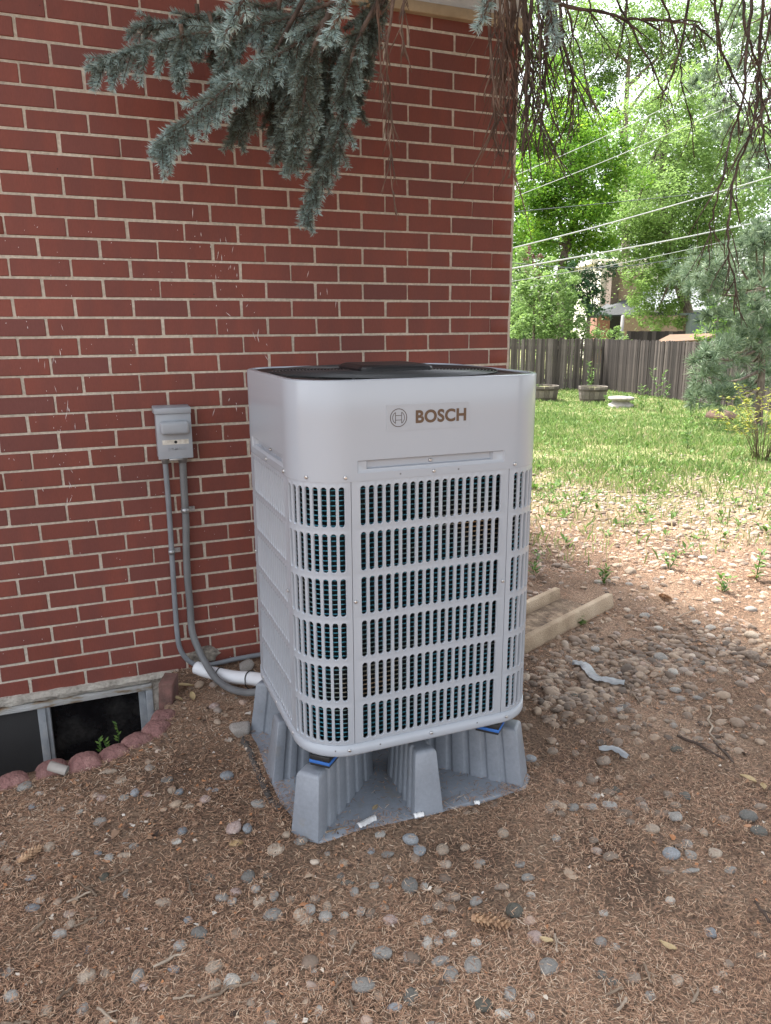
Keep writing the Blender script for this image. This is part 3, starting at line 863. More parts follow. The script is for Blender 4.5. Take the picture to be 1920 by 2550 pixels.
# isolator pads between stand and pan
for (x, y, rz, lb) in ((-1.285, -1.222, .8, 'black and blue rubber isolator pad under the near corner of the heat pump'),
                       (-.765, -1.245, -.8, 'black and blue rubber isolator pad under the right front corner of the heat pump')):
    t = tag(empty('isolator_pad', (x, y, .3595)), lb, 'rubber pad', 'isolator pads on the stand')
    t.rotation_euler.z = rz
    MB().box(-.036, .036, -.03, .03, .0, .008).build('rubber_layer', M['rubber'], t, bevel=.001)
    MB().box(-.038, .038, -.032, .032, .0082, .017).build('foam_layer', M['blue_foam'], t, bevel=.001)
    MB().box(-.036, .036, -.03, .03, .0172, .032).build('rubber_layer', M['rubber'], t, bevel=.001)

# ------------------------------------------------------------------ disconnect box, conduits, line set
db = tag(empty('disconnect_box', (-1.517, 0, 1.06)), 'grey metal disconnect switch box on the brick wall above two conduits', 'electrical box')
MB().box(-.062, .066, -.072, -.002, .004, .192).build('enclosure', M['box_grey'], db, bevel=.003)
mb = MB(); mb.add([(-.069, -.002, .203), (.069, -.002, .203), (.069, -.086, .199), (-.069, -.086, .199), (-.069, -.002, .176), (.069, -.002, .176), (.069, -.086, .176), (-.069, -.086, .176)],
                  [(0, 3, 2, 1), (4, 5, 6, 7), (3, 7, 6, 2), (0, 4, 7, 3), (1, 2, 6, 5), (0, 1, 5, 4)])
mb.build('rain_hood', M['box_grey'], db, bevel=.003)
mb = MB(); mb.add([(-.064, -.080, .176), (.067, -.080, .176), (.067, -.080, .002), (-.064, -.080, .002), (-.064, -.073, .176), (.067, -.073, .176), (.067, -.073, .002), (-.064, -.073, .002)],
                  [(0, 3, 2, 1), (4, 5, 6, 7), (0, 4, 7, 3), (1, 2, 6, 5), (3, 7, 6, 2), (0, 1, 5, 4)])
cov = mb.build('cover', M['box_grey'], db, bevel=.0015)
MB().box(-.052, .056, -.112, -.0795, .098, .150).build('pull_bulge', M['box_grey'], cov, bevel=.013, segs=4)
MB().box(-.046, .053, -.0806, -.0795, .058, .076).build('warning_label', M['sticker'], cov)
mb = MB(); mb.tube([(.004, -.0805, .067), (.004, -.0815, .067)], .006, 12); mb.build('warning_mark', M['rubber'], cov)
text_mesh('raised_lettering', 'SIEMENS', -.028, .042, .036, .046, -.0800, M['box_grey'], cov, bold=.01, ext=.0016, space=1.1)
MB().box(-.025, .025, -.088, -.0795, -.004, .004).build('hasp', M['zinc'], cov, bevel=.001)
def hub(x, r):
    m_ = MB(); m_.lathe([(r * 1.45, .004), (r * 1.45, -.010), (r * 1.25, -.012), (r * 1.25, -.022), (r, -.022)], (x, -.035, 0), 16); m_.build('conduit_hub', M['zinc'], db)
hub(-.037, .0105); hub(.030, .0135)
def spline(pts, n=8):
    P = [np.array(p, float) for p in pts]; out = []
    P = [2 * P[0] - P[1]] + P + [2 * P[-1] - P[-2]]
    for i in range(1, len(P) - 2):
        for q in range(n):
            t = q / n
            out.append(.5 * ((2 * P[i]) + (-P[i - 1] + P[i + 1]) * t + (2 * P[i - 1] - 5 * P[i] + 4 * P[i + 1] - P[i + 2]) * t * t + (-P[i - 1] + 3 * P[i] - 3 * P[i + 1] + P[i + 2]) * t ** 3))
    out.append(P[-2]); return out
gl = gz(-1.3, 0.0, False)
path = spline([(-1.554, -.035, 1.06), (-1.553, -.036, .85), (-1.556, -.036, .6), (-1.558, -.036, .40), (-1.556, -.036, .293), (-1.547, -.036, .243), (-1.527, -.036, .203), (-1.502, -.036, .177), (-1.481, -.036, .165), (-1.443, -.036, .16), (-1.381, -.036, .162), (-1.304, -.036, .167), (-1.1, -.034, .168), (-.6, -.03, .168)], 8)
cdt = tag(empty('conduit', (-1.554, -.035, 1.06)), 'thin rigid grey conduit from the switch box bending along the wall foot', 'conduit')
def rel(mb, o, name, mat, **k):
    l = o.location
    mb.v = [(x - l.x, y - l.y, z - l.z) for x, y, z in mb.v]
    return mb.build(name, mat, o, **k)
rel(MB().tube(path, .0105, 12), cdt, 'pipe', M['conduit'])
def strap(o, x, y, z, r):
    m_ = MB().tube([(x, y, z - .009), (x, y, z + .009)], r + .0025, 12)
    m_.box(x + r * .6, x + r + .026, y + .018, y + .026, z - .009, z + .009)
    m_.tube([(x + r + .016, y + .018, z), (x + r + .016, y + .008, z)], .005, 8)
    rel(m_, o, 'strap', M['zinc'])
strap(cdt, -1.555, -.036, .676, .0105)
fc = tag(empty('flexible_conduit', (-1.487, -.035, 1.06)), 'thicker flexible grey conduit curving from the switch box to the unit', 'conduit')
fpts = [(-1.487, -.035, 1.06), (-1.489, -.035, .92), (-1.491, -.035, .794), (-1.497, -.035, .68), (-1.500, -.035, .564)] + [tuple(at(u, v, y=w)) for u, v, w in ((472.8, 1503, -.036), (478.4, 1571, -.045), (494, 1616, -.075), (513, 1652.6, -.13), (533, 1684, -.20), (555, 1704, -.26), (577, 1716, -.32), (603, 1723, -.38), (632, 1724, -.44))] + [(-1.22, -.54, .25), (-1.15, -.62, .34)]
fpath = spline(fpts, 22)
acc = 0; rr = []
for i, p in enumerate(fpath):
    rr.append(.0138 + (.0008 if i % 2 else 0))
rel(MB().tube(fpath, rr, 12), fc, 'hose', M['flex'])
strap(fc, -1.4905, -.035, .843, .0142)
# white insulated line set
ls = tag(empty('line_set', (-1.44, -.10, .19)), 'white foam insulated pipe bent along the ground into the stand', 'pipe')
lp = spline([tuple(at(u, v, y=w)) for u, v, w in ((489, 1662, -.06), (514.6, 1672, -.10), (553, 1681, -.16), (587, 1687, -.23), (630, 1690, -.31))] + [(-1.26, -.42, .225), (-1.17, -.55, .25)], 8)
rel(MB().tube(lp, .027, 16), ls, 'insulation', M['white_pipe'])
for pi, rad in ((15, .0305), (31, .0305)):
    p = lp[pi]; t = lp[pi + 1] - lp[pi - 1]; t = t / np.linalg.norm(t)
    a = np.cross(t, (0, 0, 1.0)); a /= np.linalg.norm(a); b_ = np.cross(a, t)
    ring = [p + (rad + .012 * max(0, -math.sin(q)) ) * (math.cos(q) * a + math.sin(q) * b_) for q in np.linspace(0, 2 * math.pi, 22)]
    rel(MB().tube(ring, .0022, 5, False).tube([p - b_ * .045 - a * .004, p - b_ * .058 - a * .01], .004, 5), ls, 'cable_tie', M['rubber'])

# ------------------------------------------------------------------ window-well edging
edg = list(zip([27, 127, 209, 284, 340, 386, 405], [1932, 1902, 1886, 1863, 1834, 1805, 1773]))
EL = ['leftmost red scalloped edging block at the window well', 'second red scalloped edging block from the left', 'third red scalloped edging block from the left, below the dark pane',
      'fourth red scalloped edging block from the left, with weeds behind it', 'fifth red edging block from the left, beside the window jamb', 'sixth red edging block, stepping up to the wall',
      'last red edging block, against the upright dark brick']
def edger_mesh():
    """scalloped concrete edging: a loaf-shaped arched top on a straight block, rough-cast"""
    mb = MB(); r = random.Random(3); nx_, ny_ = 17, 13
    vs = []
    for a in np.linspace(-1, 1, nx_):
        for b in np.linspace(-1, 1, ny_):
            k = max(0, 1 - abs(a) ** 2.6) ** .6 * max(0, 1 - abs(b) ** 4.0) ** .5
            edge = abs(a) == 1 or abs(b) == 1
            vs.append((.062 * a, .050 * b, (-.16 if edge else -.040 + .062 * k + r.uniform(-.0015, .0015))))
    fs = [(i * ny_ + j, (i + 1) * ny_ + j, (i + 1) * ny_ + j + 1, i * ny_ + j + 1) for i in range(nx_ - 1) for j in range(ny_ - 1)]
    mb.add(vs, fs, True)
    o = mb.build('edging_block', M['red_block'])
    me = o.data; bpy.data.objects.remove(o); return me
EM = edger_mesh()
epts = [at(u, v, z=.165) for u, v in edg]
for i, p in enumerate(epts):
    q0, q1 = epts[max(i - 1, 0)], epts[min(i + 1, 6)]
    o = tag(link('edging_block', EM), EL[i], 'edging block', 'red edging blocks round the window well')
    o.location = (p[0], p[1] + .01, .139 + .004 * (i % 3))
    o.rotation_euler = (random.uniform(-.12, .05), random.uniform(-.06, .06), math.atan2(q1[1] - q0[1], q1[0] - q0[0]) + random.uniform(-.08, .08))
o = MB().box(-.045, .045, -.027, .027, -.10, .095).build('loose_brick', M['old_brick'], bevel=.004)
tag(o, 'dark weathered brick standing upright beside the window well', 'brick')
p = at(419, 1728, z=.16); o.location = (p[0], p[1], .135); o.rotation_euler = (.08, -.05, math.radians(68))
# short stub of pale pipe by the edging
p = at(146, 1922, z=.15)
o = MB().tube([(-.03, 0, 0), (.03, 0, 0)], .016, 14, False).tube([(.03, 0, 0), (-.03, 0, 0)], .013, 14, False).build('pipe_stub', M['pale_stone'])
tag(o, 'short pale pipe stub lying by the edging blocks', 'pipe'); o.location = (p[0], p[1], .163); o.rotation_euler = (0, .3, -.45)

# ------------------------------------------------------------------ concrete splash block
sb = tag(empty('splash_block', (.19, -.13, float(gz(.22, -.1)))), 'tan concrete splash block with two raised rims beside the pump', 'splash block')
sb.rotation_euler.z = math.radians(24)
mb = MB()
mb.add([(-.42, -.15, -.03), (.30, -.15, -.03), (.30, .15, -.03), (-.42, .15, -.03), (-.42, -.10, .010), (.30, -.10, .006), (.30, .10, .006), (-.42, .10, .010)],
       [(0, 3, 2, 1), (4, 5, 6, 7), (0, 1, 5, 4), (1, 2, 6, 5), (2, 3, 7, 6), (3, 0, 4, 7)])
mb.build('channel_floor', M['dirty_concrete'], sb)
for s, x1 in ((-1, .41), (1, .30)):
    y0, y1 = s * .150, s * .097
    v = [(-.43, y0, -.03), (x1, y0, -.03), (x1 - .01, y0 - s * .012, .064), (-.42, y0 - s * .012, .064), (-.43, y1, -.03), (x1, y1, -.03), (x1 - .01, y1 + s * .008, .064), (-.42, y1 + s * .008, .064)]
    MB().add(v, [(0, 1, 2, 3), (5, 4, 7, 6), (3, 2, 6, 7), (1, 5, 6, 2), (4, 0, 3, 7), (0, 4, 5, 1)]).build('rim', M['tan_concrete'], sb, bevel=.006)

# ------------------------------------------------------------------ river stones
def stone_mesh(seed, sub=3, ang=0.0):
    r = np.random.default_rng(seed)
    bm = bmesh.new(); bmesh.ops.create_icosphere(bm, subdivisions=sub, radius=1)
    co = np.array([v.co[:] for v in bm.verts])
    d = 1 + .10 * noise_pts(co, seed, 1.6) + .05 * noise_pts(co, seed + 99, 3.5)
    co = co * d[:, None]
    for _ in range(int(ang)):
        n = r.normal(0, 1, 3); n /= np.linalg.norm(n); h = r.uniform(.62, .85)
        e = co @ n - h; co -= np.where(e > 0, e, 0)[:, None] * n * .92
    for v, c in zip(bm.verts, co): v.co = c
    for f in bm.faces: f.smooth = True
    me = bpy.data.meshes.new('river_stone'); bm.to_mesh(me); bm.free()
    return me
base_st = [stone_mesh(i, 3, a) for i, a in enumerate((0, 0, 1, 2, 3, 5, 7))]
st_me = {}
def stone_data(i, c):
    if (i, c) not in st_me:
        me = base_st[i].copy(); me.name = 'river_stone'; me.materials.append(M['stone_' + c]); st_me[(i, c)] = me
    return st_me[(i, c)]
SL = '''0 1900|145 125 75 80 g 235 160 55 30 p 190 245 45 45 b 360 258 50 35 p 470 272 45 35 p 600 190 60 50 k 590 340 90 50 g 650 40 90 35 t 715 100 75 40 t 735 205 65 50 g 800 188 55 50 b 870 195 55 35 k 990 105 75 50 d 1060 175 60 50 b 1020 170 50 50 t 1215 208 65 55 k 1275 155 45 30 b 1235 145 40 25 b 1120 250 60 40 t 1535 240 100 55 g 1385 370 95 100 k 1465 370 60 75 b 1400 450 90 45 o 1625 510 80 75 t 1045 460 65 40 p 1080 400 60 60 b 450 520 60 40 p 580 518 55 35 b 645 550 55 50 g 735 535 90 35 t 795 490 60 45 g 125 530 60 35 k 40 605 85 45 t 180 660 70 40 b 615 655 60 55 d 230 800 65 35 p 190 840 90 50 b 410 930 65 60 t 350 980 85 60 g 750 745 50 80 g 970 805 100 55 t 1240 655 80 50 d 1470 655 85 85 d 1580 655 70 40 d 1515 735 60 50 g 1395 745 75 50 k 1315 775 80 60 g 1375 800 60 45 g 1540 815 70 60 t 1620 785 50 60 g 1610 905 105 65 g 1115 915 55 45 b 1180 1000 105 85 d 1065 1060 80 70 g 595 905 45 40 d 515 1065 40 50 b 510 1225 110 90 t 615 1205 65 60 t 815 1225 80 80 g 40 1200 70 60 g 1270 1210 105 80 t 1275 1310 80 75 t 1370 1290 115 80 p 1030 1205 85 50 b 480 1415 80 90 g 270 1425 70 60 t 850 1295 60 60 k 1490 1415 60 60 g 620 1500 80 60 t 800 1510 90 60 t 940 1525 70 40 t 1600 1535 80 40 p 60 1345 90 70 g
600 2000|210 270 105 75 t 270 215 60 50 t 355 235 85 50 g 825 205 65 50 g 865 300 90 40 g 1005 215 100 70 b 1055 275 90 70 b 1195 270 80 75 t 1330 250 60 55 t 1415 340 75 50 g 770 280 50 45 b 610 350 60 50 t 590 420 55 40 d 630 460 85 35 d 670 505 60 65 g 790 475 60 50 g 870 440 70 60 n 1000 480 100 95 d 1165 500 60 45 t 1085 470 50 50 g 1265 540 80 65 n 1170 585 75 60 n 1250 600 65 50 n 195 665 110 75 g 350 665 85 70 t 405 630 80 75 g 500 665 85 75 g 385 695 80 60 t 110 580 75 60 t 195 550 60 65 g 295 572 55 40 t 440 560 60 60 n 510 600 55 70 t 615 640 55 45 p 710 625 55 55 g 770 635 65 65 n 850 605 65 45 n 1100 670 75 55 g 1245 745 85 55 p 1105 800 70 80 p 1170 795 55 65 g 1395 810 65 55 p 980 880 55 55 g 1185 915 110 60 g 1245 1000 95 100 g 1375 950 105 110 g 545 760 65 85 n 725 1055 150 90 g 1010 1110 100 100 d 910 1175 90 50 b 1440 1185 110 80 d 1595 1125 70 75 g 1550 1235 95 60 t 965 1280 80 60 t 1140 1290 130 50 g 60 1180 60 60 t 155 1245 40 80 g 460 1215 60 60 p 1625 625 90 90 d 1560 165 60 60 t
1220 1900|350 270 75 65 n 390 245 80 55 n 490 260 75 55 g 420 300 60 45 n 595 255 90 50 g 625 185 65 50 p 700 155 85 65 n 760 180 50 40 t 745 120 60 55 d 600 90 70 60 n 530 120 50 50 t 770 52 50 30 t 895 185 65 55 n 710 250 90 60 g 790 300 110 50 n 920 260 55 65 n 995 280 65 55 n 1100 300 80 75 g 1160 160 60 80 d 1065 145 80 60 n 1105 220 70 45 n 960 390 90 70 t 830 360 60 45 n 1160 360 65 55 n 1270 395 50 50 t 1170 460 75 60 g 1190 530 85 60 g 1115 485 70 45 n 1595 395 110 65 d 1530 310 110 80 d 1605 250 80 45 n 715 560 100 60 n 615 465 60 50 n 180 575 65 45 g 75 400 60 65 t 395 440 55 45 g 70 715 95 50 n 245 760 60 50 p 145 865 105 90 d 265 1020 90 85 k 675 875 55 45 p 1070 812 60 45 p 1190 635 120 35 g 1050 635 90 40 n 1430 605 80 40 g 660 1040 80 60 g 745 1070 60 35 g 1310 990 65 75 b 1580 1010 70 45 n 1610 1140 80 50 n 1415 1180 60 50 n 1375 1240 80 30 g 845 1250 100 70 n 735 1280 80 50 d 665 1240 70 60 d 955 1355 70 55 g 1110 1275 80 70 t 1345 1340 50 50 p 120 1355 75 90 g 75 1475 100 65 p 240 1490 60 60 p
1220 1380|1250 645 55 40 d 825 175 50 35 g 825 360 60 35 n 1060 565 50 35 g 300 685 65 30 t 500 705 60 35 n 500 850 60 40 d 390 950 65 45 n 360 880 90 40 n 785 905 75 50 d 765 925 60 40 g 785 965 80 40 t 860 1060 60 35 t 1065 985 75 35 t 1360 890 70 30 t 940 855 50 35 n 1100 800 70 40 g 1230 845 65 35 g 1490 760 80 45 n 1105 1150 80 50 d 1230 1085 70 40 n 1365 1095 70 40 n 370 1165 70 45 n 505 1165 50 45 n 605 620 60 35 t 845 645 85 40 t'''
spots = []
for ln in SL.split('\n'):
    hd, body = ln.split('|'); ox, oy = map(float, hd.split()); tk = body.split()
    for i in range(0, len(tk), 5):
        u, v, w, h = [float(t) / 2.38 for t in tk[i:i + 4]]
        p = at(ox + u, oy + v, z=.15)
        dist = (p - CAM) @ CW
        spots.append((p[0], p[1], w * dist / FPX / 2, h * dist / FPX / 2, tk[i + 4]))
def clear_of(x, y, m=0.0):
    if abs(x - SX) < .41 + m and abs(y - SY) < .39 + m: return False
    c, s_ = math.cos(math.radians(24)), math.sin(math.radians(24))
    lx, ly = (x - .22) * c + (y + .115) * s_, -(x - .22) * s_ + (y + .115) * c
    if abs(lx) < .44 + m and abs(ly) < .155 + m: return False
    if y > -.03 - m and x < .03: return False
    if -3.4 < x < -1.58 and y > np.interp(x, EDX, EDY) - .05 - m: return False
    return True
rs = random.Random(21)
while len(spots) < 300:
    x, y = rs.uniform(-2.2, 2.6), rs.uniform(-2.3, 1.6)
    u, v = pxy((x, y, .14))
    if not (0 < u < 1920 and 1300 < v < 2550) or not clear_of(x, y, .02): continue
    if x < -.4 and rs.random() < .35: continue
    w = rs.uniform(.014, .028) * (1.25 if x > -.3 else 1)
    if any((x - a) ** 2 + (y - b) ** 2 < (w + c_) ** 2 for a, b, c_, _, _ in spots): continue
    spots.append((x, y, w, w * rs.uniform(.6, .95), rs.choice('ggttnkb' if x < -.4 else 'nnttgtp')))
def where(x, y):
    u, v = pxy((x, y, .14))
    if x < -1.35: return 'in the needle litter left of the stand' if v < 2200 else 'in the left foreground litter'
    if v > 2000 and u < 1250: return 'in the litter in front of the stand'
    if u >= 1250 and v > 2150: return 'in the right foreground litter'
    if u >= 1250 and v > 1650: return 'in the stony soil right of the stand'
    return 'on the pebbly ground behind the splash block'
ORD = ['first', 'second', 'third', 'fourth', 'fifth', 'sixth', 'seventh', 'eighth', 'ninth', 'tenth', 'eleventh', 'twelfth', 'thirteenth', 'fourteenth', 'fifteenth', 'sixteenth', 'seventeenth', 'eighteenth', 'nineteenth', 'twentieth']
def number_labels(items, cat):
    """items: (object, look, plural look, place); alike things in one place are told apart by their order from the left"""
    by = {}
    for it in items: by.setdefault((it[1], it[3]), []).append(it)
    for (look, wh), its in by.items():
        its.sort(key=lambda t: pxy(tuple(t[0].location))[0])
        for i, (o, _, pl, _) in enumerate(its):
            if len(its) == 1: lb = f'{look} {wh}'
            elif i == 0: lb = f'leftmost {look} {wh}'
            elif i == len(its) - 1: lb = f'rightmost {look} {wh}'
            else: lb = f'{ORD[min(i, 19)]} {look} from the left {wh}'
            tag(o, lb, cat, f'{pl} {wh}')
items = []
for x, y, a, b, c in spots:
    o = bpy.data.objects.new('river_stone', stone_data(rs.randrange(7), c)); COL.objects.link(o)
    cz = .72 * min(a, b * 1.1)
    o.scale = (a, b * 1.18, cz)
    o.location = (x, y, float(gz(x, y)) + cz * rs.uniform(.05, .5))
    o.rotation_euler = (rs.uniform(-.15, .15), rs.uniform(-.15, .15), -.38 + rs.uniform(-.25, .25))
    size = 'large' if a > .034 else ('small' if a < .02 else 'mid-sized')
    items.append((o, f'{size} {STONE[c][0]} stone', f'{size} {STONE[c][0]} stones', where(x, y)))
number_labels(items, 'stone')
# the countless smaller pebbles
def scatter(n, fn, seed):
    r = np.random.default_rng(seed); X = []; Y = []
    tot = 0
    while tot < n:
        x = r.uniform(-2.6, 9, n * 4); y = r.uniform(-2.6, 9, n * 4)
        pr = fn(x, y)
        k = r.uniform(0, 1, n * 4) < pr
        X.append(x[k]); Y.append(y[k]); tot += k.sum()
    return np.concatenate(X)[:n], np.concatenate(Y)[:n]
def clear_arr(x, y, m=0.0):
    ok = ~((np.abs(x - SX) < .40 + m) & (np.abs(y - SY) < .38 + m))
    c, s_ = math.cos(math.radians(24)), math.sin(math.radians(24))
    lx, ly = (x - .22) * c + (y + .115) * s_, -(x - .22) * s_ + (y + .115) * c
    ok &= ~((np.abs(lx) < .43 + m) & (np.abs(ly) < .155 + m))
    ok &= ~((y > -.01) & (x < .02))
    ok &= ~((x > -3.4) & (x < -1.60) & (y > np.interp(x, EDX, EDY) - .03))
    return ok
def inview(x, y):
    d = np.stack([x - CAM[0], y - CAM[1], np.full_like(x, .14 - CAM[2])], -1)
    w = d @ CW; u = 960 + FPX * (d @ CR) / w; v = 1275 - FPX * (d @ CU) / w
    a = (w > .3) & (u > -120) & (u < 2040) & (v < 2680)
    b = (w > .05) & (u > -900) & (u < 3000) & (v < 3300)          # thinner a step beyond the photograph's frame
    return np.where(a, 1.0, np.where(b, .35, 0.0))
ico = stone_mesh(77, 2); icv = np.array([v.co[:] for v in ico.vertices]); icf = np.array([p.vertices[:] for p in ico.polygons])
icf = icf[icv[icf][:, :, 2].mean(1) > -.45]            # the buried underside is left off
PEB = []
for q, ang in ((77, 0), (81, 3), (82, 6), (83, 9)):
    mq = stone_mesh(q, 2, ang); vq = np.array([v.co[:] for v in mq.vertices]); fq = np.array([p.vertices[:] for p in mq.polygons])
    PEB.append((vq, fq[vq[fq][:, :, 2].mean(1) > -.45]))
ic1 = stone_mesh(78, 1); icv1 = np.array([v.co[:] for v in ic1.vertices]); icf1 = np.array([p.vertices[:] for p in ic1.polygons])
def pebble_density(x, y):
    Lw = .55 * x + .83 * y
    n = noise_pts(np.stack([x, y], 1), 8, 2.2)
    band = sstep(-1.0, -.3, Lw - .0 + .25 * n) * (1 - sstep(2.2, 6.0, Lw + .7 * n)) * sstep(-.75, -.3, x)
    pile = np.exp(-(((x - .15) / .5) ** 2 + ((y + .75) / .32) ** 2)) * 1.3
    near = .12 * (1 - sstep(.5, 1.5, Lw)) * (noise_pts(np.stack([x, y], 1), 14, 4.5) > .15)
    d = np.clip(band * (1 + .3 * n), 0, 1) * (.3 + .7 * sstep(.1, 1.5, Lw)) + pile + near
    return np.clip(d, 0, 1) * clear_arr(x, y) * inview(x, y)
def pile_density(x, y):
    n = noise_pts(np.stack([x, y], 1), 33, 6.0)
    d = np.exp(-(((x - .02) / .36) ** 2 + ((y + .72) / .26) ** 2)) + .8 * np.exp(-(((x - .75) / .4) ** 2 + ((y + .75) / .22) ** 2)) + .5 * np.exp(-(((x - .2) / .3) ** 2 + ((y + 1.25) / .12) ** 2))
    return np.clip(d * (.55 + .7 * n), 0, 1) * clear_arr(x, y) * inview(x, y)
def pebble_mesh(n, seed, lo, hi, fn=None):
    X0, Y0 = scatter(n, fn or pebble_density, seed)
    r = np.random.default_rng(seed + 1)
    far = np.hypot(X0 - CAM[0], Y0 - CAM[1]) > 5.6
    Vs, Fs, As, base = [], [], [], 0
    kind = r.integers(0, 4, len(X0))
    for msk, cv, cf in [(~far & (kind == q), *PEB[q]) for q in range(4)] + [(far, icv1 * 1.12, icf1)]:
        x, y = X0[msk], Y0[msk]; n = len(x)
        if n == 0: continue
        rad = lo + (hi - lo) * r.beta(1.6, 2.6, n)
        z = gz(x, y)
        a = r.uniform(0, 6.28, n); sx_ = rad * r.uniform(.9, 1.4, n); sy_ = rad * r.uniform(.7, 1.0, n); sz_ = rad * r.uniform(.4, .65, n)
        B = cv[None] * (1 + .08 * r.normal(0, 1, (n, 1, 1)))
        bx = B[..., 0] * sx_[:, None]; by = B[..., 1] * sy_[:, None]; bz = B[..., 2] * sz_[:, None]
        tl = r.normal(0, .25, n)
        bz = bz + bx * tl[:, None] * .6
        vx = x[:, None] + bx * np.cos(a)[:, None] - by * np.sin(a)[:, None]
        vy = y[:, None] + bx * np.sin(a)[:, None] + by * np.cos(a)[:, None]
        vz = (z + sz_ * r.uniform(-.2, .45, n))[:, None] + bz
        Vs.append(np.stack([vx, vy, vz], -1).reshape(-1, 3))
        Fs.append((cf[None] + (np.arange(n) * len(cv))[:, None, None]).reshape(-1, 3) + base)
        As.append(np.repeat(r.uniform(0, 1, n), len(cf))); base += n * len(cv)
    V, F, A = np.concatenate(Vs), np.concatenate(Fs), np.concatenate(As)
    return V, F, A
V, F, A = pebble_mesh(10500, 31, .005, .028)
V1, F1, A1 = pebble_mesh(900, 35, .008, .030, pile_density)
F = np.concatenate([F, F1 + len(V)]); V = np.concatenate([V, V1]); A = np.concatenate([A, A1 * .62])
o = heavy('pebbles', V, F, M['pebbles'], None, {'rnd': A}, True)
tag(o, 'countless small rounded pebbles spread over the bare soil', 'pebbles', kind='stuff')

# ------------------------------------------------------------------ needle litter
def needles_on_ground(n, seed):
    def fn(x, y):
        rr = np.hypot(x - CAM[0], y - CAM[1])
        Lw = .55 * x + .83 * y
        nz = noise_pts(np.stack([x, y], 1), 17, 2.5)
        k = np.clip(1.15 / np.maximum(rr, .9) ** 1.0, 0, 1) * (1 - sstep(1.0, 3.2, Lw))
        bare = np.exp(-(((x + .15) / .38) ** 2 + ((y + .85) / .25) ** 2)) * .8
        pad = (np.abs(x - SX) < .392) & (np.abs(y - SY) < .372)
        edge = np.minimum(.392 - np.abs(x - SX), .372 - np.abs(y - SY))
        k = np.where(pad, np.where(edge < .05, .6, .10) * k, k)
        ok = ~((x > -3.4) & (x < -1.60) & (y > np.interp(x, EDX, EDY) - .02)) & ~((y > -.005) & (x < .01))
        nz2 = noise_pts(np.stack([x, y], 1), 18, 7.0)
        return np.clip(k * np.clip(1 + .6 * nz + .55 * nz2, .12, 1.6) * (1 - bare), 0, 1) * ok * inview(x, y)
    x, y = scatter(n, fn, seed)
    r = np.random.default_rng(seed + 5)
    rr = np.hypot(x - CAM[0], y - CAM[1])
    pad = (np.abs(x - SX) < .392) & (np.abs(y - SY) < .372)
    z = np.where(pad, np.maximum(.158, gz(x, y)) + r.uniform(0, .003, n), gz(x, y) + r.uniform(.001, .011, n))
    L_ = r.uniform(.010, .021, n); W_ = .00085 * (1 + .22 * rr)
    a = r.uniform(0, 6.28, n); el = r.normal(0, .22, n)
    d = np.stack([np.cos(a) * np.cos(el), np.sin(a) * np.cos(el), np.sin(el)], -1)
    s_ = np.stack([-np.sin(a), np.cos(a), r.normal(0, .2, n)], -1)
    c = np.stack([x, y, z], -1)
    bend = s_ * (L_ * r.uniform(-.07, .07, n))[:, None]
    p0 = c - d * L_[:, None] / 2; p1 = c + bend; p2 = c + d * L_[:, None] / 2
    w = s_ * W_[:, None] / 2
    V = np.stack([p0 - w, p0 + w, p1 - w, p1 + w, p2 - w * .7, p2 + w * .7], 1).reshape(-1, 3)
    b = (np.arange(n) * 6)[:, None]
    nf_ = rr > 2.9                                     # far needles are straight, one quad
    F = np.concatenate([b[~nf_] + np.array([[0, 2, 3, 1]]), b[~nf_] + np.array([[2, 4, 5, 3]]), b[nf_] + np.array([[0, 4, 5, 1]])])
    A = np.clip(r.beta(1.5, 1.7, n) + .09 * noise_pts(np.stack([x, y], 1), 19, 4.0) - .10 * sstep(-1.1, -.3, x), 0, 1)
    return V, F, np.concatenate([A[~nf_], A[~nf_], A[nf_]])
V, F, A = needles_on_ground(215000, 41)
# some needles lie on the stones
rn = np.random.default_rng(44); sx_, sy_ = [], []
C = []
for ob in [o_ for o_ in COL.objects if o_.name.startswith('river_stone')]:
    for _ in range(rn.integers(2, 11)):
        a = rn.uniform(0, 6.28); q = rn.uniform(0, .93) ** .5 * .95
        lx, ly = q * math.cos(a), q * math.sin(a); cz_ = math.sqrt(max(0, 1 - q * q)) * 1.02
        rz_ = ob.rotation_euler.z; X = lx * ob.scale.x; Y = ly * ob.scale.y
        C.append((ob.location.x + X * math.cos(rz_) - Y * math.sin(rz_), ob.location.y + X * math.sin(rz_) + Y * math.cos(rz_), ob.location.z + cz_ * ob.scale.z + .001))
C = np.array(C); n2 = len(C); a = rn.uniform(0, 6.28, n2); L2 = rn.uniform(.010, .019, n2)
d2 = np.stack([np.cos(a), np.sin(a), rn.normal(0, .25, n2)], -1) * (L2 / 2)[:, None]; w2 = np.stack([-np.sin(a), np.cos(a), 0 * a], -1) * .0008
V2 = np.stack([C - d2 - w2, C - d2 + w2, C - w2, C + w2, C + d2 - w2 * .7, C + d2 + w2 * .7], 1).reshape(-1, 3)
b2 = (np.arange(n2) * 6)[:, None] + len(V)
V = np.concatenate([V, V2]); F = np.concatenate([F, b2 + np.array([[0, 2, 3, 1]]), b2 + np.array([[2, 4, 5, 3]])]); A2 = rn.beta(1.6, 1.6, n2); A = np.concatenate([A, A2, A2])
o = heavy('needle_litter', V, F, M['needle_litter'], None, {'rnd': A})
tag(o, 'brown fallen spruce needles matted over the ground', 'needle litter', kind='stuff')

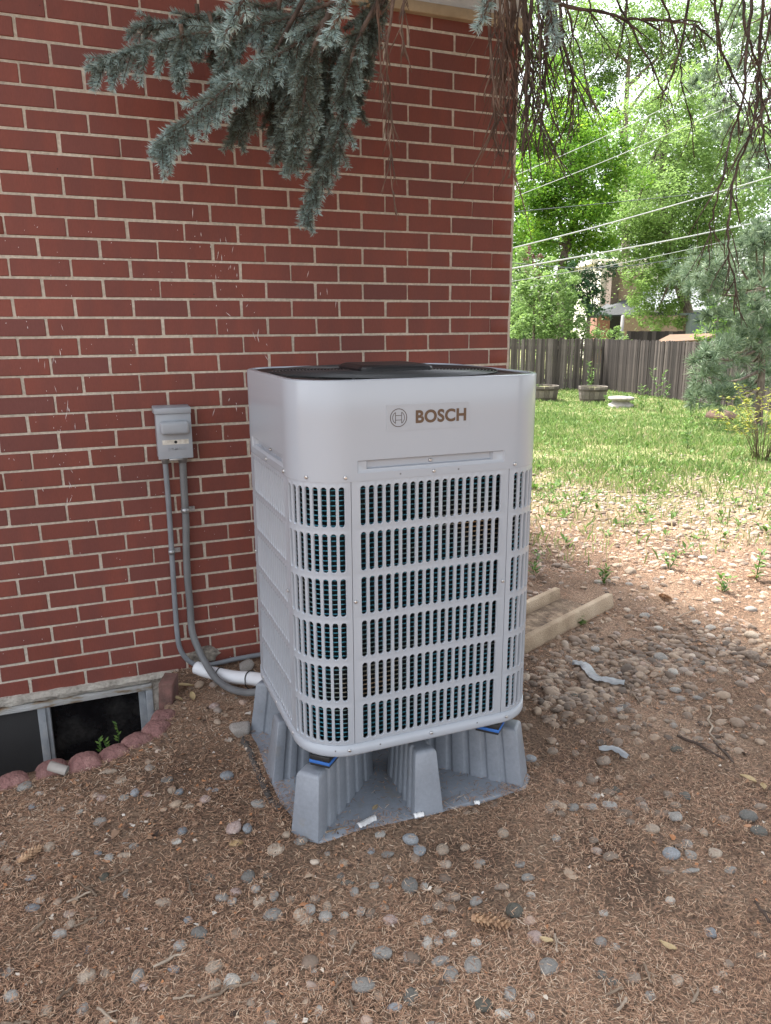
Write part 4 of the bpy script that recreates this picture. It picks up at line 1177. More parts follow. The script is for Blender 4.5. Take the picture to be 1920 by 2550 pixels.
# bark flakes, chips and crumbs mixed into the litter
def flake_fn(x, y):
    Lw = .55 * x + .83 * y
    return np.clip(1.2 / np.maximum(np.hypot(x - CAM[0], y - CAM[1]), 1), 0, 1) * (1 - sstep(1.0, 3.0, Lw)) * clear_arr(x, y, -.03) * inview(x, y) * np.clip(.5 + .8 * noise_pts(np.stack([x, y], 1), 29, 5.0), .08, 1)
nf = 6000; x, y = scatter(nf, flake_fn, 47); r = np.random.default_rng(48)
R5 = r.uniform(.0022, .0075, nf) * np.where(r.uniform(0, 1, nf) > .93, 1.9, 1); c = np.stack([x, y, gz(x, y) + r.uniform(.003, .010, nf)], -1)
an = r.uniform(0, 6.28, nf)[:, None] + np.array([0, 1.3, 2.6, 3.7, 5.0])[None] + r.normal(0, .2, (nf, 5)); rad = R5[:, None] * r.uniform(.5, 1.2, (nf, 5)) * np.array([1.3, .7, 1.2, .8, 1.0])
V = c[:, None, :] + np.stack([rad * np.cos(an), rad * np.sin(an), rad * r.normal(0, .35, (nf, 5))], -1)
o = heavy('bark_flakes', V.reshape(-1, 3), (np.arange(nf) * 5)[:, None] + np.arange(5)[None], M['flake'], None, {'rnd': r.uniform(0, 1, nf)})
tag(o, 'bark flakes, chips and crumbs mixed into the needle litter', 'litter', kind='stuff')

# ------------------------------------------------------------------ sticks, cones, leaves and scraps lying about
def lay(o, u, v, dz=.006, rz=None):
    p = at(u, v, z=.147)
    o.location = (p[0], p[1], float(gz(p[0], p[1])) + dz)
    o.rotation_euler.z = random.uniform(0, 6.28) if rz is None else rz
    return o
STK = [(195, 2185, 240, 2225, 'g'), (165, 2240, 225, 2215, 'pale'), (80, 2310, 110, 2285, ''), (255, 2190, 320, 2160, ''), (465, 2180, 480, 2225, ''), (185, 2295, 240, 2270, ''), (380, 2395, 470, 2360, ''), (490, 2490, 625, 2440, 'pale'), (430, 2485, 485, 2478, ''), (140, 2475, 180, 2440, ''), (0, 2535, 75, 2530, ''), (240, 2500, 290, 2535, 'pale'),
       (1605, 2390, 1620, 2440, ''), (1500, 2480, 1550, 2455, ''), (1540, 2510, 1562, 2480, ''), (1525, 1580, 1580, 1645, 'pale'), (1555, 1695, 1598, 1748, 'pale'), (1760, 1752, 1778, 1838, 'pale'), (1690, 1830, 1800, 1890, 'dark'), (1780, 1840, 1830, 1895, 'dark'), (1675, 1540, 1725, 1522, ''), (1700, 1555, 1740, 1580, ''), (880, 2510, 870, 2480, ''), (870, 2370, 885, 2340, ''), (865, 2060, 800, 2075, 'pale'), (1880, 2240, 1918, 2290, 'dark'), (1380, 2320, 1390, 2365, ''), (1725, 2495, 1740, 2460, ''), (830, 2460, 855, 2430, '')]
tw_items = []
for a, b, c, d, k in STK:
    p, q = at(a, b, z=.155), at(c, d, z=.155)
    m_ = (p + q) / 2; L_ = np.linalg.norm(q - p)
    n = 5; pts = []
    for i in range(n + 1):
        t = i / n
        pts.append(((t - .5) * L_, random.uniform(-.05, .05) * L_, random.uniform(0, .004)))
    R_ = (.0048 if k == 'dark' else .0034) * (1 + L_)
    o = MB().tube(pts, [R_ * random.uniform(.6, 1.05) for _ in pts], 6).tube([pts[2], (pts[2][0] + .02, pts[2][1] + .018, .006)], [R_ * .5, R_ * .3], 5).build('twig', M['deadwood'] if k == 'dark' else M['stick'])
    o.location = (m_[0], m_[1], float(gz(m_[0], m_[1])) + .009)
    o.rotation_euler.z = math.atan2(q[1] - p[1], q[0] - p[0])
    wh = where(m_[0], m_[1])
    nm = {'pale': 'pale bare', 'dark': 'dark', '': 'grey-brown', 'g': 'grey-brown'}[k]
    tw_items.append((o, f'{nm} twig', f'{nm} twigs', wh))
number_labels(tw_items, 'twig')
def cone_mesh():
    mb = MB(); r = random.Random(2)
    for i in range(70):
        t = i / 69; z = (t - .5) * .11
        rad = .021 * math.sin(math.pi * min(max(t * .88 + .1, 0), 1)) ** .7
        a = i * 2.39996
        c = np.array([rad * .55 * math.cos(a), rad * .55 * math.sin(a), z]); o_ = np.array([math.cos(a), math.sin(a), .9]); o_ /= np.linalg.norm(o_)
        s_ = np.array([-math.sin(a), math.cos(a), 0]); L_ = .019 * r.uniform(.8, 1.2)
        mb.add([c - s_ * .004, c + s_ * .004, c + o_ * L_ * .7 + s_ * .0065, c + o_ * L_, c + o_ * L_ * .7 - s_ * .0065], [(0, 1, 2, 3, 4)])
    mb.tube([(0, 0, -.055), (0, 0, .05)], [.012, .005], 8)
    o = mb.build('spruce_cone', M['cone']); me = o.data; bpy.data.objects.remove(o); return me
CM = cone_mesh()
for u, v, s_, rz, lb in ((1218, 2300, .78, .9, 'orange-brown spruce cone lying right of the foreground stones'), (1655, 1492, .7, 0, 'brown spruce cone behind the splash block end'), (72, 2135, .55, 2.2, 'broken pale spruce cone at the left edge'), (1873, 1440, .55, 1.2, 'dark spruce cone at the right edge by the lawn')):
    o = tag(link('spruce_cone', CM), lb, 'cone', 'fallen spruce cones'); lay(o, u, v, .018, rz); o.scale = (s_,) * 3
    o.rotation_euler = (math.pi / 2, 0, rz)
def leaf_mesh(seed):
    r = random.Random(seed); mb = MB(); n = 7; vs = []
    for i in range(n):
        t = i / (n - 1); w = .5 * math.sin(math.pi * t ** .8) * .55 + .01
        z = .10 * math.sin(3 * t + seed) + r.uniform(-.02, .02)
        vs += [(t - .5, -w, z + .12), (t - .5, 0, z), (t - .5, w, z + .10)]
    mb.add(vs, [(3 * i + j, 3 * i + 3 + j, 3 * i + 4 + j, 3 * i + 1 + j) for i in range(n - 1) for j in range(2)], True)
    o = mb.build('dry_leaf', M['dry_leaf']); me = o.data; bpy.data.objects.remove(o); return me
LM = [leaf_mesh(i) for i in range(4)]
for i, (u, v, s_, lb) in enumerate(((1862, 1945, .075, 'tan dead leaf on the stones at the right edge'), (1900, 1963, .07, 'second tan dead leaf, nearest the right edge'), (1358, 2345, .055, 'pale torn leaf beside the pink stone'), (1662, 2362, .06, 'curled yellow leaf on the right foreground litter'),
        (1322, 1600, .085, 'pale yellow leaf by the near end of the splash block'), (462, 1712, .10, 'dry curled leaves heaped by the upright brick'), (480, 1735, .08, 'yellow dry leaf below the leaf heap by the brick'), (445, 1740, .07, 'small dry leaf touching the upright brick'), (935, 2018, .05, 'brown leaf on the stand pad between the fins'), (640, 1615, .06, 'dry leaf against the wall behind the unit'))):
    o = tag(link('dry_leaf', LM[i % 4]), lb, 'leaf', 'dead leaves on the ground'); lay(o, u, v, .012); o.scale = (s_ * .7, s_ * .5, s_ * .7)
# crumpled plastic and rubbish
def strip(name, pts, w, mat, lb, cat, crumple=.006, dz=.002):
    mb = MB(); r = random.Random(len(lb)); vs = []; P = spline([np.array([*at(u, v, z=.15)[:2], 0]) for u, v in pts], 6)
    for i, p in enumerate(P):
        t = P[min(i + 1, len(P) - 1)] - P[max(i - 1, 0)]; t = t / np.linalg.norm(t); s_ = np.array([-t[1], t[0], 0])
        z = max(float(gz(p[0], p[1], False)), float(gz(p[0], p[1]))) + dz
        for k in (-1, -.4, .3, 1):
            q = p + s_ * w * k * (1 if 0 < i < len(P) - 1 else .7); vs.append((q[0], q[1], z + .010 + r.uniform(0, crumple) + (.008 if abs(k) < .5 else 0)))
    mb.add(vs, [(4 * i + j, 4 * i + 4 + j, 4 * i + 5 + j, 4 * i + 1 + j) for i in range(len(P) - 1) for j in range(3)], True)
    o = mb.build(name, mat); tag(o, lb, cat); return o
strip('plastic_strip', [(1425, 1655), (1455, 1660), (1480, 1690), (1500, 1695), (1555, 1705)], .022, M['plastic_grey'], 'crumpled grey plastic strip on the stones right of the unit', 'plastic strip', .011)
strip('plastic_strip', [(1490, 1868), (1530, 1870), (1565, 1890)], .014, M['plastic_grey'], 'narrow grey plastic strip in the soil right of the stand', 'plastic strip')
strip('plastic_wrapper', [(890, 2075), (905, 2062), (922, 2048), (935, 2042)], .012, M['plastic_white'], 'clear white plastic wrapper at the front edge of the stand', 'wrapper', .004)
strip('paper_scrap', [(1030, 2048), (1042, 2043), (1055, 2041)], .009, M['plastic_white'], 'torn white paper scrap against the front middle fin', 'paper scrap', .003)
strip('paper_scrap', [(1180, 2006), (1187, 2004), (1195, 2005)], .006, M['plastic_white'], 'small white scrap on the front right edge of the pad', 'paper scrap', .002)
strip('weed_fabric', [(605, 1845), (625, 1880), (645, 1925), (660, 1960), (680, 2000), (700, 2025)], .013, M['fabric_dark'], 'frayed dark landscape fabric edge along the left of the stand', 'fabric', .012, -.016)
o = link('concrete_chunk', stone_mesh(140, 3, 9), M['pale_stone']); tag(o, 'cracked pale concrete chunk left of the stand', 'concrete chunk')
lay(o, 600, 1830, .02, .4); o.scale = (.045, .04, .032)
o = link('concrete_chunk', stone_mesh(141, 3, 7), M['pale_stone']); tag(o, 'pale concrete rubble piece under the white pipe', 'concrete chunk')
lay(o, 612, 1665, .02, 1.0); o.scale = (.05, .035, .022)

# ------------------------------------------------------------------ grass and weeds of the lawn
def lawn_fn(x, y):
    Lw = .55 * x + .83 * y
    n = noise_pts(np.stack([x, y], 1), 23, 1.3); n2 = noise_pts(np.stack([x, y], 1), 24, 3.5)
    rr = np.hypot(x - CAM[0], y - CAM[1])
    return np.clip(sstep(1.2, 6.6, Lw + .9 * n + .5 * n2) + .03 * sstep(.6, 1.8, Lw) , 0, 1) * np.clip(.8 + .5 * n2, .3, 1) * np.clip(5.0 / rr, 0, 1) * ~((x < .05) & (y > 0)) * inview(x, y)
def scatter2(n, fn, seed, x0, x1, y0, y1):
    r = np.random.default_rng(seed); X = []; Y = []; tot = 0
    while tot < n:
        x = r.uniform(x0, x1, n * 4); y = r.uniform(y0, y1, n * 4)
        k = r.uniform(0, 1, n * 4) < fn(x, y)
        X.append(x[k]); Y.append(y[k]); tot += k.sum()
    return np.concatenate(X)[:n], np.concatenate(Y)[:n]
n = 150000
x, y = scatter2(n, lawn_fn, 51, -.5, 15, .4, 17)
r = np.random.default_rng(52)
rr = np.hypot(x - CAM[0], y - CAM[1])
z = gz(x, y)
h = r.uniform(.02, .07, n) * (1 + .5 * (noise_pts(np.stack([x, y], 1), 9, 1.0) > .2)); w = .0015 * (1 + rr * .30)
a = r.uniform(0, 6.28, n); ln = r.normal(0, .45, n) * h
s_ = np.stack([np.cos(a), np.sin(a), 0 * a], -1) * w[:, None]
b0 = np.stack([x, y, z - .005], -1); ld = np.stack([np.sin(a), -np.cos(a), 0 * a], -1) * ln[:, None]
mid = b0 + ld * .35 + np.array([0, 0, 1]) * (h * .6)[:, None]; tip = b0 + ld + np.array([0, 0, 1]) * h[:, None]
V = np.stack([b0 - s_, b0 + s_, tip, mid - s_ * .8], 1).reshape(-1, 3)
F = (np.arange(n) * 4)[:, None] + np.arange(4)[None]
pat = noise_pts(np.stack([x, y], 1), 61, .9)
A = np.clip(r.beta(2, 2.2, n) + .18 * pat + .12 * (r.uniform(0, 1, n) > .85) + .22 * (1 - sstep(2.5, 7.0, .55 * x + .83 * y)), 0, 1)
o = heavy('lawn_grass', V, F, M['grass'], None, {'rnd': A}); tag(o, 'patchy sunlit lawn grass running back to the fence', 'grass', kind='stuff')
def leaf_quads(c, d, up, L_, W_):
    """c centre, d long axis, up roughly normal; folded rhombus leaves"""
    s = np.cross(d, up); s /= (np.linalg.norm(s, axis=1, keepdims=True) + 1e-9)
    nrm = np.cross(s, d)
    t = d * (L_ / 2)[:, None]; q = s * (W_ / 2)[:, None] + nrm * (W_ * .18)[:, None]; q2 = -s * (W_ / 2)[:, None] + nrm * (W_ * .18)[:, None]
    V = np.stack([c - t, c + q, c + t, c + q2], 1).reshape(-1, 3)
    F = (np.arange(len(c)) * 4)[:, None] + np.arange(4)[None]
    return V, F
def weeds(n, seed):
    def fn(x, y):
        Lw = .55 * x + .83 * y
        k = sstep(.7, 2.6, Lw) * np.clip(4.0 / np.hypot(x - CAM[0], y - CAM[1]), 0, 1) * (.4 + .6 * (noise_pts(np.stack([x, y], 1), 71, 1.8) > 0))
        return k * ~((x < .05) & (y > 0)) * inview(x, y) * clear_arr(x, y, .03)
    x, y = scatter2(n, fn, seed, -.2, 14, .2, 16)
    r = np.random.default_rng(seed); K = 8
    x = np.repeat(x, K); y = np.repeat(y, K); sz = np.repeat(r.uniform(.25, 1.15, n), K)
    a = r.uniform(0, 6.28, n * K); el = r.uniform(.15, 1.0, n * K)
    d = np.stack([np.cos(a) * np.cos(el), np.sin(a) * np.cos(el), np.sin(el)], -1)
    L_ = r.uniform(.03, .075, n * K) * sz; W_ = L_ * r.uniform(.3, .5, n * K)
    c = np.stack([x, y, gz(x, y)], -1) + d * (L_ * .6)[:, None] + np.array([0, 0, 1]) * (r.uniform(0, .035, n * K) * sz)[:, None]
    V, F = leaf_quads(c, d, np.tile([0, 0, 1.0], (n * K, 1)), L_, W_)
    return V, F, r.beta(2, 2, n * K)
V, F, A = weeds(2400, 81)
o = heavy('lawn_weeds', V, F, M['weed'], None, {'rnd': A}); tag(o, 'broad-leaved weeds dotted through the lawn and pebbles', 'weeds', kind='stuff')
def weed_plant(u, v, d, hgt, lb, grp, nst=3, leaf=.05, z=None, mat=None):
    p = at(u, v, d=d) if z is None else at(u, v, z=z)
    gzv = float(gz(p[0], p[1], False)) if z is None else z
    t = tag(empty('weed_plant', (p[0], p[1], gzv)), lb, 'plant', grp)
    C, D_, mb = [], [], MB()
    rw = random.Random(int(u * 7 + v))
    for k in range(nst):
        top = np.array([rw.uniform(-.3, .3) * hgt, rw.uniform(-.3, .3) * hgt, hgt * rw.uniform(.7, 1.05)])
        P = [top * (i / 6) + np.array([0, 0, 0]) for i in range(7)]
        mb.tube(P, [.004 * hgt * (1.3 - i / 6) + .0006 for i in range(7)], 5)
        nl = max(8, int(22 * hgt / .6))
        for i in range(nl):
            tt = rw.uniform(.12, 1); a = rw.uniform(0, 6.28); e = rw.uniform(-.1, .8)
            dv = np.array([math.cos(a) * math.cos(e), math.sin(a) * math.cos(e), math.sin(e)])
            C.append(top * tt + dv * leaf * .6); D_.append(dv)
    mb.build('stem', mat or M['weed'], t)
    n = len(C); V, F = leaf_quads(np.array(C), np.array(D_), np.tile([0, 0, 1.0], (n, 1)), np.full(n, leaf) * np.array([rw.uniform(.6, 1.2) for _ in range(n)]), np.full(n, leaf * .42))
    heavy('leaves', V, F, mat or M['weed'], t, {'rnd': [rw.random() for _ in range(n)]})
for u, v, d, hg, lb in ((1600, 985, 15.5, .55, 'tall green weed against the dark fence, left of its fellow'), (1650, 985, 15.0, .85, 'tallest leafy weed against the dark fence section'), (1725, 1000, 14.0, .6, 'weed at the foot of the fence beside the pine'), (1560, 975, 16.5, .35, 'low weed at the fence foot behind the stone stub'), (1470, 905, 19.0, .8, 'green vine sprig growing up the grey fence'),
        (1462, 968, 17.4, .25, 'green seedling growing in the middle half barrel'), (1340, 955, 18.0, .35, 'green sprout in the left half barrel'), (1520, 975, 16.8, .3, 'weed right of the middle half barrel'), (1715, 1090, 9.5, .45, 'thin tall weed standing alone in the lawn')):
    weed_plant(u, v, d, hg, lb, 'weeds near the fence', leaf=.09)
for u, v, hg, lb in ((1800, 1480, .14, 'low green weed clump on the pebbles by the right edge'), (1880, 1450, .2, 'upright dark green weed at the right edge'), (1330, 1440, .16, 'green weeds behind the splash block against the pump'), (1500, 1460, .1, 'small green weed at the far end of the splash block'), (1665, 1420, .15, 'slim seedling among the sunlit pebbles'), (1440, 1560, .06, 'tiny weed in front of the splash block')):
    weed_plant(u, v, 0, hg, lb, 'weeds among the pebbles', nst=4, leaf=.045, z=.13)
p0 = np.array([at(295, 1850, z=.13), at(250, 1872, z=.13), at(265, 1868, z=.13)])
for (q, hg, lb) in zip(p0, (.075, .05, .04), ('slim green weed in the window well before the dark pane', 'small weed sprouting behind the third edging block', 'smallest weed between the edging blocks')):
    t = tag(empty('weed_plant', (q[0], q[1] + .03, .10)), lb, 'plant', 'weeds in the window well')
    rw = random.Random(int(hg * 1000)); mb = MB(); mb.tube([(0, 0, 0), (.004, 0, hg * .6), (-.003, 0, hg * 1.3)], [.0016, .0013, .0008], 5); mb.build('stem', M['weed'], t)
    C = []; D_ = []
    for i in range(7):
        a = rw.uniform(0, 6.28); dv = np.array([math.cos(a) * .7, math.sin(a) * .3, .6]); C.append(np.array([0, 0, hg * (.3 + .15 * i)]) + dv * .009); D_.append(dv / np.linalg.norm(dv))
    V, F = leaf_quads(np.array(C), np.array(D_), np.tile([0, -1.0, .2], (7, 1)), np.full(7, .022), np.full(7, .008)); heavy('leaves', V, F, M['weed'], t, {'rnd': [rw.random() for _ in range(7)]})

# ------------------------------------------------------------------ fence
def picket_mesh(mat, w, h, seed):
    r = random.Random(seed); t = r.uniform(-.012, .012)
    v = [(-w, 0, 0), (w, 0, 0), (w + t, 0, h - .03), (t + w * .4, 0, h), (t - w * .5, 0, h - r.uniform(0, .012)), (-w + t, 0, h - .035)]
    m_ = MB(); n = len(v)
    m_.add([(x, -.008, z) for x, _, z in v] + [(x, .008, z) for x, _, z in v], [tuple(range(n)), tuple(range(n, 2 * n))[::-1]] + [(i + n, (i + 1) % n + n, (i + 1) % n, i) for i in range(n)])
    o = m_.build('picket', mat); me = o.data; bpy.data.objects.remove(o); return me
def fence(name, lb, A_, B_, pitch, mat, h, wd, seed):
    A_, B_ = np.array(A_), np.array(B_); L_ = np.linalg.norm(B_ - A_); an = math.atan2(B_[1] - A_[1], B_[0] - A_[0])
    g0 = float(gz(*A_, False)); g1 = float(gz(*B_, False))
    t = tag(empty(name, (A_[0], A_[1], 0)), lb, 'fence', 'back garden fence'); t.rotation_euler.z = an
    ms = [picket_mesh(mat, wd / 2, h, seed + i) for i in range(6)]
    rf = random.Random(seed)
    nn = int(L_ / pitch)
    for i in range(nn):
        s = pitch * (i + .5)
        o = bpy.data.objects.new('picket', rf.choice(ms)); COL.objects.link(o); o.parent = t
        o.location = (s, rf.uniform(-.006, .006), g0 + (g1 - g0) * s / L_ + rf.uniform(-.015, .015)); o.rotation_euler.y = rf.uniform(-.012, .012)
        o.scale.x = rf.uniform(.82, 1.12)
    for hz in (.25, h - .25):
        MB().add([(0, .012, g0 + hz - .04), (L_, .012, g1 + hz - .04), (L_, .012, g1 + hz + .04), (0, .012, g0 + hz + .04), (0, .05, g0 + hz - .04), (L_, .05, g1 + hz - .04), (L_, .05, g1 + hz + .04), (0, .05, g0 + hz + .04)],
                 [(0, 1, 2, 3), (5, 4, 7, 6), (3, 2, 6, 7), (0, 4, 5, 1)]).build('rail', mat, t)
    s = 0.0
    while s <= L_:
        gg = g0 + (g1 - g0) * s / L_
        MB().box(s - .045, s + .045, .052, .14, gg - .2, gg + h - .06).build('post', mat, t); s += 2.3
    return t
fence('picket_fence', 'weathered grey wooden picket fence along the back of the lawn', (2.0, 18.52), (11.5, 14.3), .068, M['fence'], 1.38, .067, 3)
fence('picket_fence', 'dark wooden picket fence section running to the pine', (11.47, 14.34), (11.05, 8.2), .074, M['fence_dark'], 1.36, .073, 30)

# ------------------------------------------------------------------ half barrels, stone stub, rock
def half_barrel(u, v, d, R_, H_, lb):
    p = at(u, v, d=d); g = float(gz(p[0], p[1], False))
    t = tag(empty('half_barrel', (p[0], p[1], g)), lb, 'planter', 'half barrel planters by the fence')
    ns = 18
    for i in range(ns):
        a0, a1 = 2 * math.pi * i / ns + .012, 2 * math.pi * (i + 1) / ns - .012
        vs = []
        for rr_, z in ((R_ * .84, 0), (R_ * .95, H_ * .5), (R_, H_)):
            for a in (a0, a1): vs += [(rr_ * math.cos(a), rr_ * math.sin(a), z), ((rr_ - .025) * math.cos(a), (rr_ - .025) * math.sin(a), z)]
        fs = []
        for k in (0, 4): fs += [(k, k + 2, k + 6, k + 4), (k + 1, k + 5, k + 7, k + 3), (k, k + 4, k + 5, k + 1), (k + 2, k + 3, k + 7, k + 6)]
        fs += [(8, 10, 11, 9)]
        MB().add(vs, fs).build('stave', M['barrel'], t)
    for z0, rr_ in ((.05, .875), (H_ * .72, .985)):
        MB().lathe([(R_ * rr_ + .004, z0), (R_ * (rr_ + .02) + .004, z0 + .045)], n=24).build('hoop', M['hoop'], t)
    MB().lathe([(R_ * .93, H_ - .06), (R_ * .5, H_ - .03), (0.001, H_ - .02)], n=18).build('potting_soil', M['soil'], t)
half_barrel(1352, 996, 17.9, .36, .36, 'left half barrel planter, partly hidden by the heat pump')
half_barrel(1475, 996, 17.5, .33, .37, 'middle half barrel planter standing before the grey fence')
p = at(1545, 1016, d=16.4); g = float(gz(p[0], p[1], False))
t = tag(empty('stone_pedestal', (p[0], p[1], g)), 'low round pale concrete pedestal in the lawn', 'pedestal')
MB().lathe([(.26, -.02), (.27, .06), (.21, .09), (.17, .13)], n=24).build('foot', M['pale_stone'], t)
MB().lathe([(.17, .1305), (.22, .16), (.275, .175), (.275, .215), (.24, .225), (.001, .215)], n=24).build('cap', M['pale_stone'], t)
o = link('rock', stone_mesh(200, 3, 8), M['red_rock']); tag(o, 'reddish flat-topped boulder lying in the grass', 'rock')
p = at(1800, 1047, d=13.8); o.location = (p[0], p[1], float(gz(p[0], p[1], False)) + .06); o.scale = (.30, .22, .15); o.rotation_euler = (.1, .12, -.5)

# ------------------------------------------------------------------ leafy shrub at the right edge
def shrub():
    p = at(1892, 1165, d=8.6); g = float(gz(p[0], p[1], False))
    t = tag(empty('shrub', (p[0], p[1], g)), 'sparse shrub with bare stems and yellow-green leaves at the right edge', 'shrub')
    rw = random.Random(12); C, D_ = [], []
    for k in range(24):
        a = rw.uniform(0, 6.28); sp = rw.uniform(.2, .6); hh = rw.uniform(.45, .78)
        top = np.array([sp * math.cos(a), sp * math.sin(a), hh]); mid = top * .5 * np.array([.7, .7, 1.1])
        b0 = rw.uniform(.02, .13)
        MBs.tube([(b0 * math.cos(a), b0 * math.sin(a), 0), tuple(mid), tuple(top)], [.0045, .0034, .0018], 5)
        for i in range(int(42 * hh)):
            tt = rw.uniform(.55, 1.1); b = rw.uniform(0, 6.28); dv = np.array([math.cos(b), math.sin(b), rw.uniform(-.2, .7)]); dv /= np.linalg.norm(dv)
            C.append(top * tt + dv * .03 + np.array([rw.gauss(0, .03), rw.gauss(0, .03), 0])); D_.append(dv)
    MBs.build('stems', M['stick'], t)
    n = len(C); V, F = leaf_quads(np.array(C), np.array(D_), np.tile([0, 0, 1.0], (n, 1)), np.full(n, .055), np.full(n, .03))
    heavy('leaves', V, F, M['yellow_leaf'], t, {'rnd': [rw.random() for _ in range(n)]})
M['yellow_leaf'] = pmat('yellow_leaf', [(0, (.13, .18, .03)), (1, (.34, .33, .04))], .6, src='attr', trans=.35)
MBs = MB(); shrub()

# ------------------------------------------------------------------ trees beyond the fence
def leafmat(n, a, b, c, tr=.4): return pmat(n, [(0, a), (.55, b), (1, c)], .55, src='attr', trans=tr)
M['leaf_bright'] = leafmat('leaf_bright', (.065, .16, .024), (.14, .29, .032), (.32, .46, .045), .6)
M['leaf_mid'] = leafmat('leaf_mid', (.12, .20, .055), (.21, .33, .095), (.34, .47, .15), .6)
M['leaf_pale'] = leafmat('leaf_pale', (.10, .18, .055), (.18, .29, .085), (.29, .41, .12), .55)
M['leaf_dark'] = leafmat('leaf_dark', (.022, .060, .028), (.045, .105, .045), (.09, .16, .07), .3)
M['leaf_maroon'] = leafmat('leaf_maroon', (.12, .045, .055), (.20, .085, .095), (.30, .15, .15), .3)
M['pine_needle'] = leafmat('pine_needle', (.08, .13, .08), (.15, .215, .13), (.27, .335, .21), .3)
M['far_leaf'] = leafmat('far_leaf', (.12, .20, .08), (.20, .32, .12), (.32, .45, .19), .55)
def crown_leaves(cl, d, dens, leaf, seed, jd=1.0):
    r = np.random.default_rng(seed); C = []; A = []
    for (u, v, rp) in cl:
        c0 = at(u, v, d=d + r.uniform(-jd, jd)); R_ = rp * d / FPX
        n = int(dens * (rp / 60) ** 2)
        ns = max(5, int(9 * (rp / 60)))
        subs = c0 + r.normal(0, .62, (ns, 3)) * R_ * np.array([1, 1, .95])
        k = r.integers(0, ns, n)
        q = r.normal(0, 1, (n, 3)); q *= (r.uniform(.3, 1, (n, 1)) ** .5) / np.linalg.norm(q, axis=1, keepdims=True)
        loose = (r.uniform(0, 1, n) < .22)[:, None]
        C.append(np.where(loose, c0 + r.normal(0, .62, (n, 3)) * R_, subs[k] + q * R_ * .44 * np.array([1.05, 1.05, .8])))
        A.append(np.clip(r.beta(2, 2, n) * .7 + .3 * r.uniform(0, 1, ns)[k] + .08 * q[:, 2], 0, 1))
    C = np.concatenate(C); A = np.concatenate(A); n = len(C)
    a = r.uniform(0, 6.28, n); e = r.normal(-.25, .45, n)
    dv = np.stack([np.cos(a) * np.cos(e), np.sin(a) * np.cos(e), np.sin(e)], -1)
    up = np.stack([r.normal(0, .5, n), r.normal(0, .5, n), np.ones(n)], -1)
    L_ = leaf * r.uniform(.6, 1.3, n)
    V, F = leaf_quads(C, dv, up, L_, L_ * r.uniform(.45, .65, n))
    return V, F, A
def tree(name, lb, cat, d, base, trunk, cl, dens, leaf, mat, seed, rad=.16, grp='trees beyond the fence', jd=1.2, limbs=8):
    b = at(*base, d=d); g = float(gz(b[0], b[1], False))
    t = tag(empty(name, (b[0], b[1], g)), lb, cat, grp)
    rw = random.Random(seed)
    P = [np.array([b[0], b[1], g - .2])] + [at(u, v, d=d) for u, v in trunk]
    mb = MB(); SP = spline(P, 5)
    mb.tube(SP, [rad * (1 - .75 * i / len(SP)) for i in range(len(SP))], 8)
    for k in range(limbs):
        c = rw.choice(cl); e = at(c[0], c[1], d=d + rw.uniform(-.8, .8)); s = SP[rw.randrange(len(SP) // 3, len(SP))]
        m_ = (s + e) / 2 + np.array([0, 0, .1]) * np.linalg.norm(e - s)
        mb.tube(spline([s, m_, e], 4), [rad * .35 * (1 - .8 * i / 8) for i in range(9)], 6)
    rel(mb, t, 'trunk', M['bark'])
    V, F, A = crown_leaves(cl, d, dens, leaf, seed, jd)
    V = V - np.array(t.location)
    heavy('crown', V, F, mat, t, {'rnd': A})
tree('deciduous_tree', 'bright green tree with sunlit yellow tips nearest the house corner', 'tree', 26, (1392, 960), [(1395, 760), (1402, 650), (1430, 560), (1438, 470), (1420, 380), (1420, 300)],
     [(1330, 420, 70), (1400, 350, 80), (1470, 420, 80), (1495, 340, 55), (1380, 480, 80), (1320, 540, 60), (1460, 520, 70), (1500, 450, 60), (1340, 610, 55), (1420, 290, 60), (1310, 330, 50), (1475, 590, 45), (1370, 240, 50), (1400, 560, 50), (1300, 450, 50), (1350, 540, 50), (1490, 530, 50), (1440, 620, 36), (1300, 600, 40), (1340, 340, 50), (1450, 350, 50), (1350, 470, 50)], 2100, .12, M['leaf_bright'], 101, .2)
tree('deciduous_tree', 'large olive-green tree with a leaning dark limb, right of the gap', 'tree', 31, (1720, 960), [(1715, 800), (1690, 700), (1662, 600), (1650, 480), (1648, 400), (1665, 300)],
     [(1640, 400, 80), (1700, 300, 90), (1780, 340, 80), (1585, 470, 65), (1650, 470, 90), (1740, 450, 90), (1820, 470, 70), (1600, 560, 70), (1690, 560, 80), (1780, 560, 70), (1560, 600, 50), (1640, 620, 60), (1720, 630, 60), (1640, 250, 60), (1850, 380, 60), (1590, 660, 40), (1530, 520, 50),
      (1590, 715, 38), (1635, 735, 45), (1690, 715, 40), (1605, 780, 34), (1660, 790, 34), (1560, 650, 34), (1740, 690, 40), (1600, 690, 36), (1650, 690, 40), (1580, 750, 26), (1640, 770, 30), (1700, 770, 28), (1690, 660, 44), (1770, 630, 44), (1620, 500, 60), (1800, 420, 60), (1560, 560, 40), (1760, 260, 50), (1620, 330, 50), (1730, 740, 40), (1545, 640, 26), (1640, 800, 26), (1690, 800, 26), (1600, 640, 44), (1660, 720, 44), (1700, 690, 44), (1745, 780, 30), (1750, 700, 36), (1600, 735, 30), (1640, 290, 60), (1720, 380, 70), (1580, 400, 50), (1800, 520, 60), (1850, 300, 60), (1700, 600, 60), (1640, 560, 60)], 1550, .125, M['leaf_mid'], 102, .28)
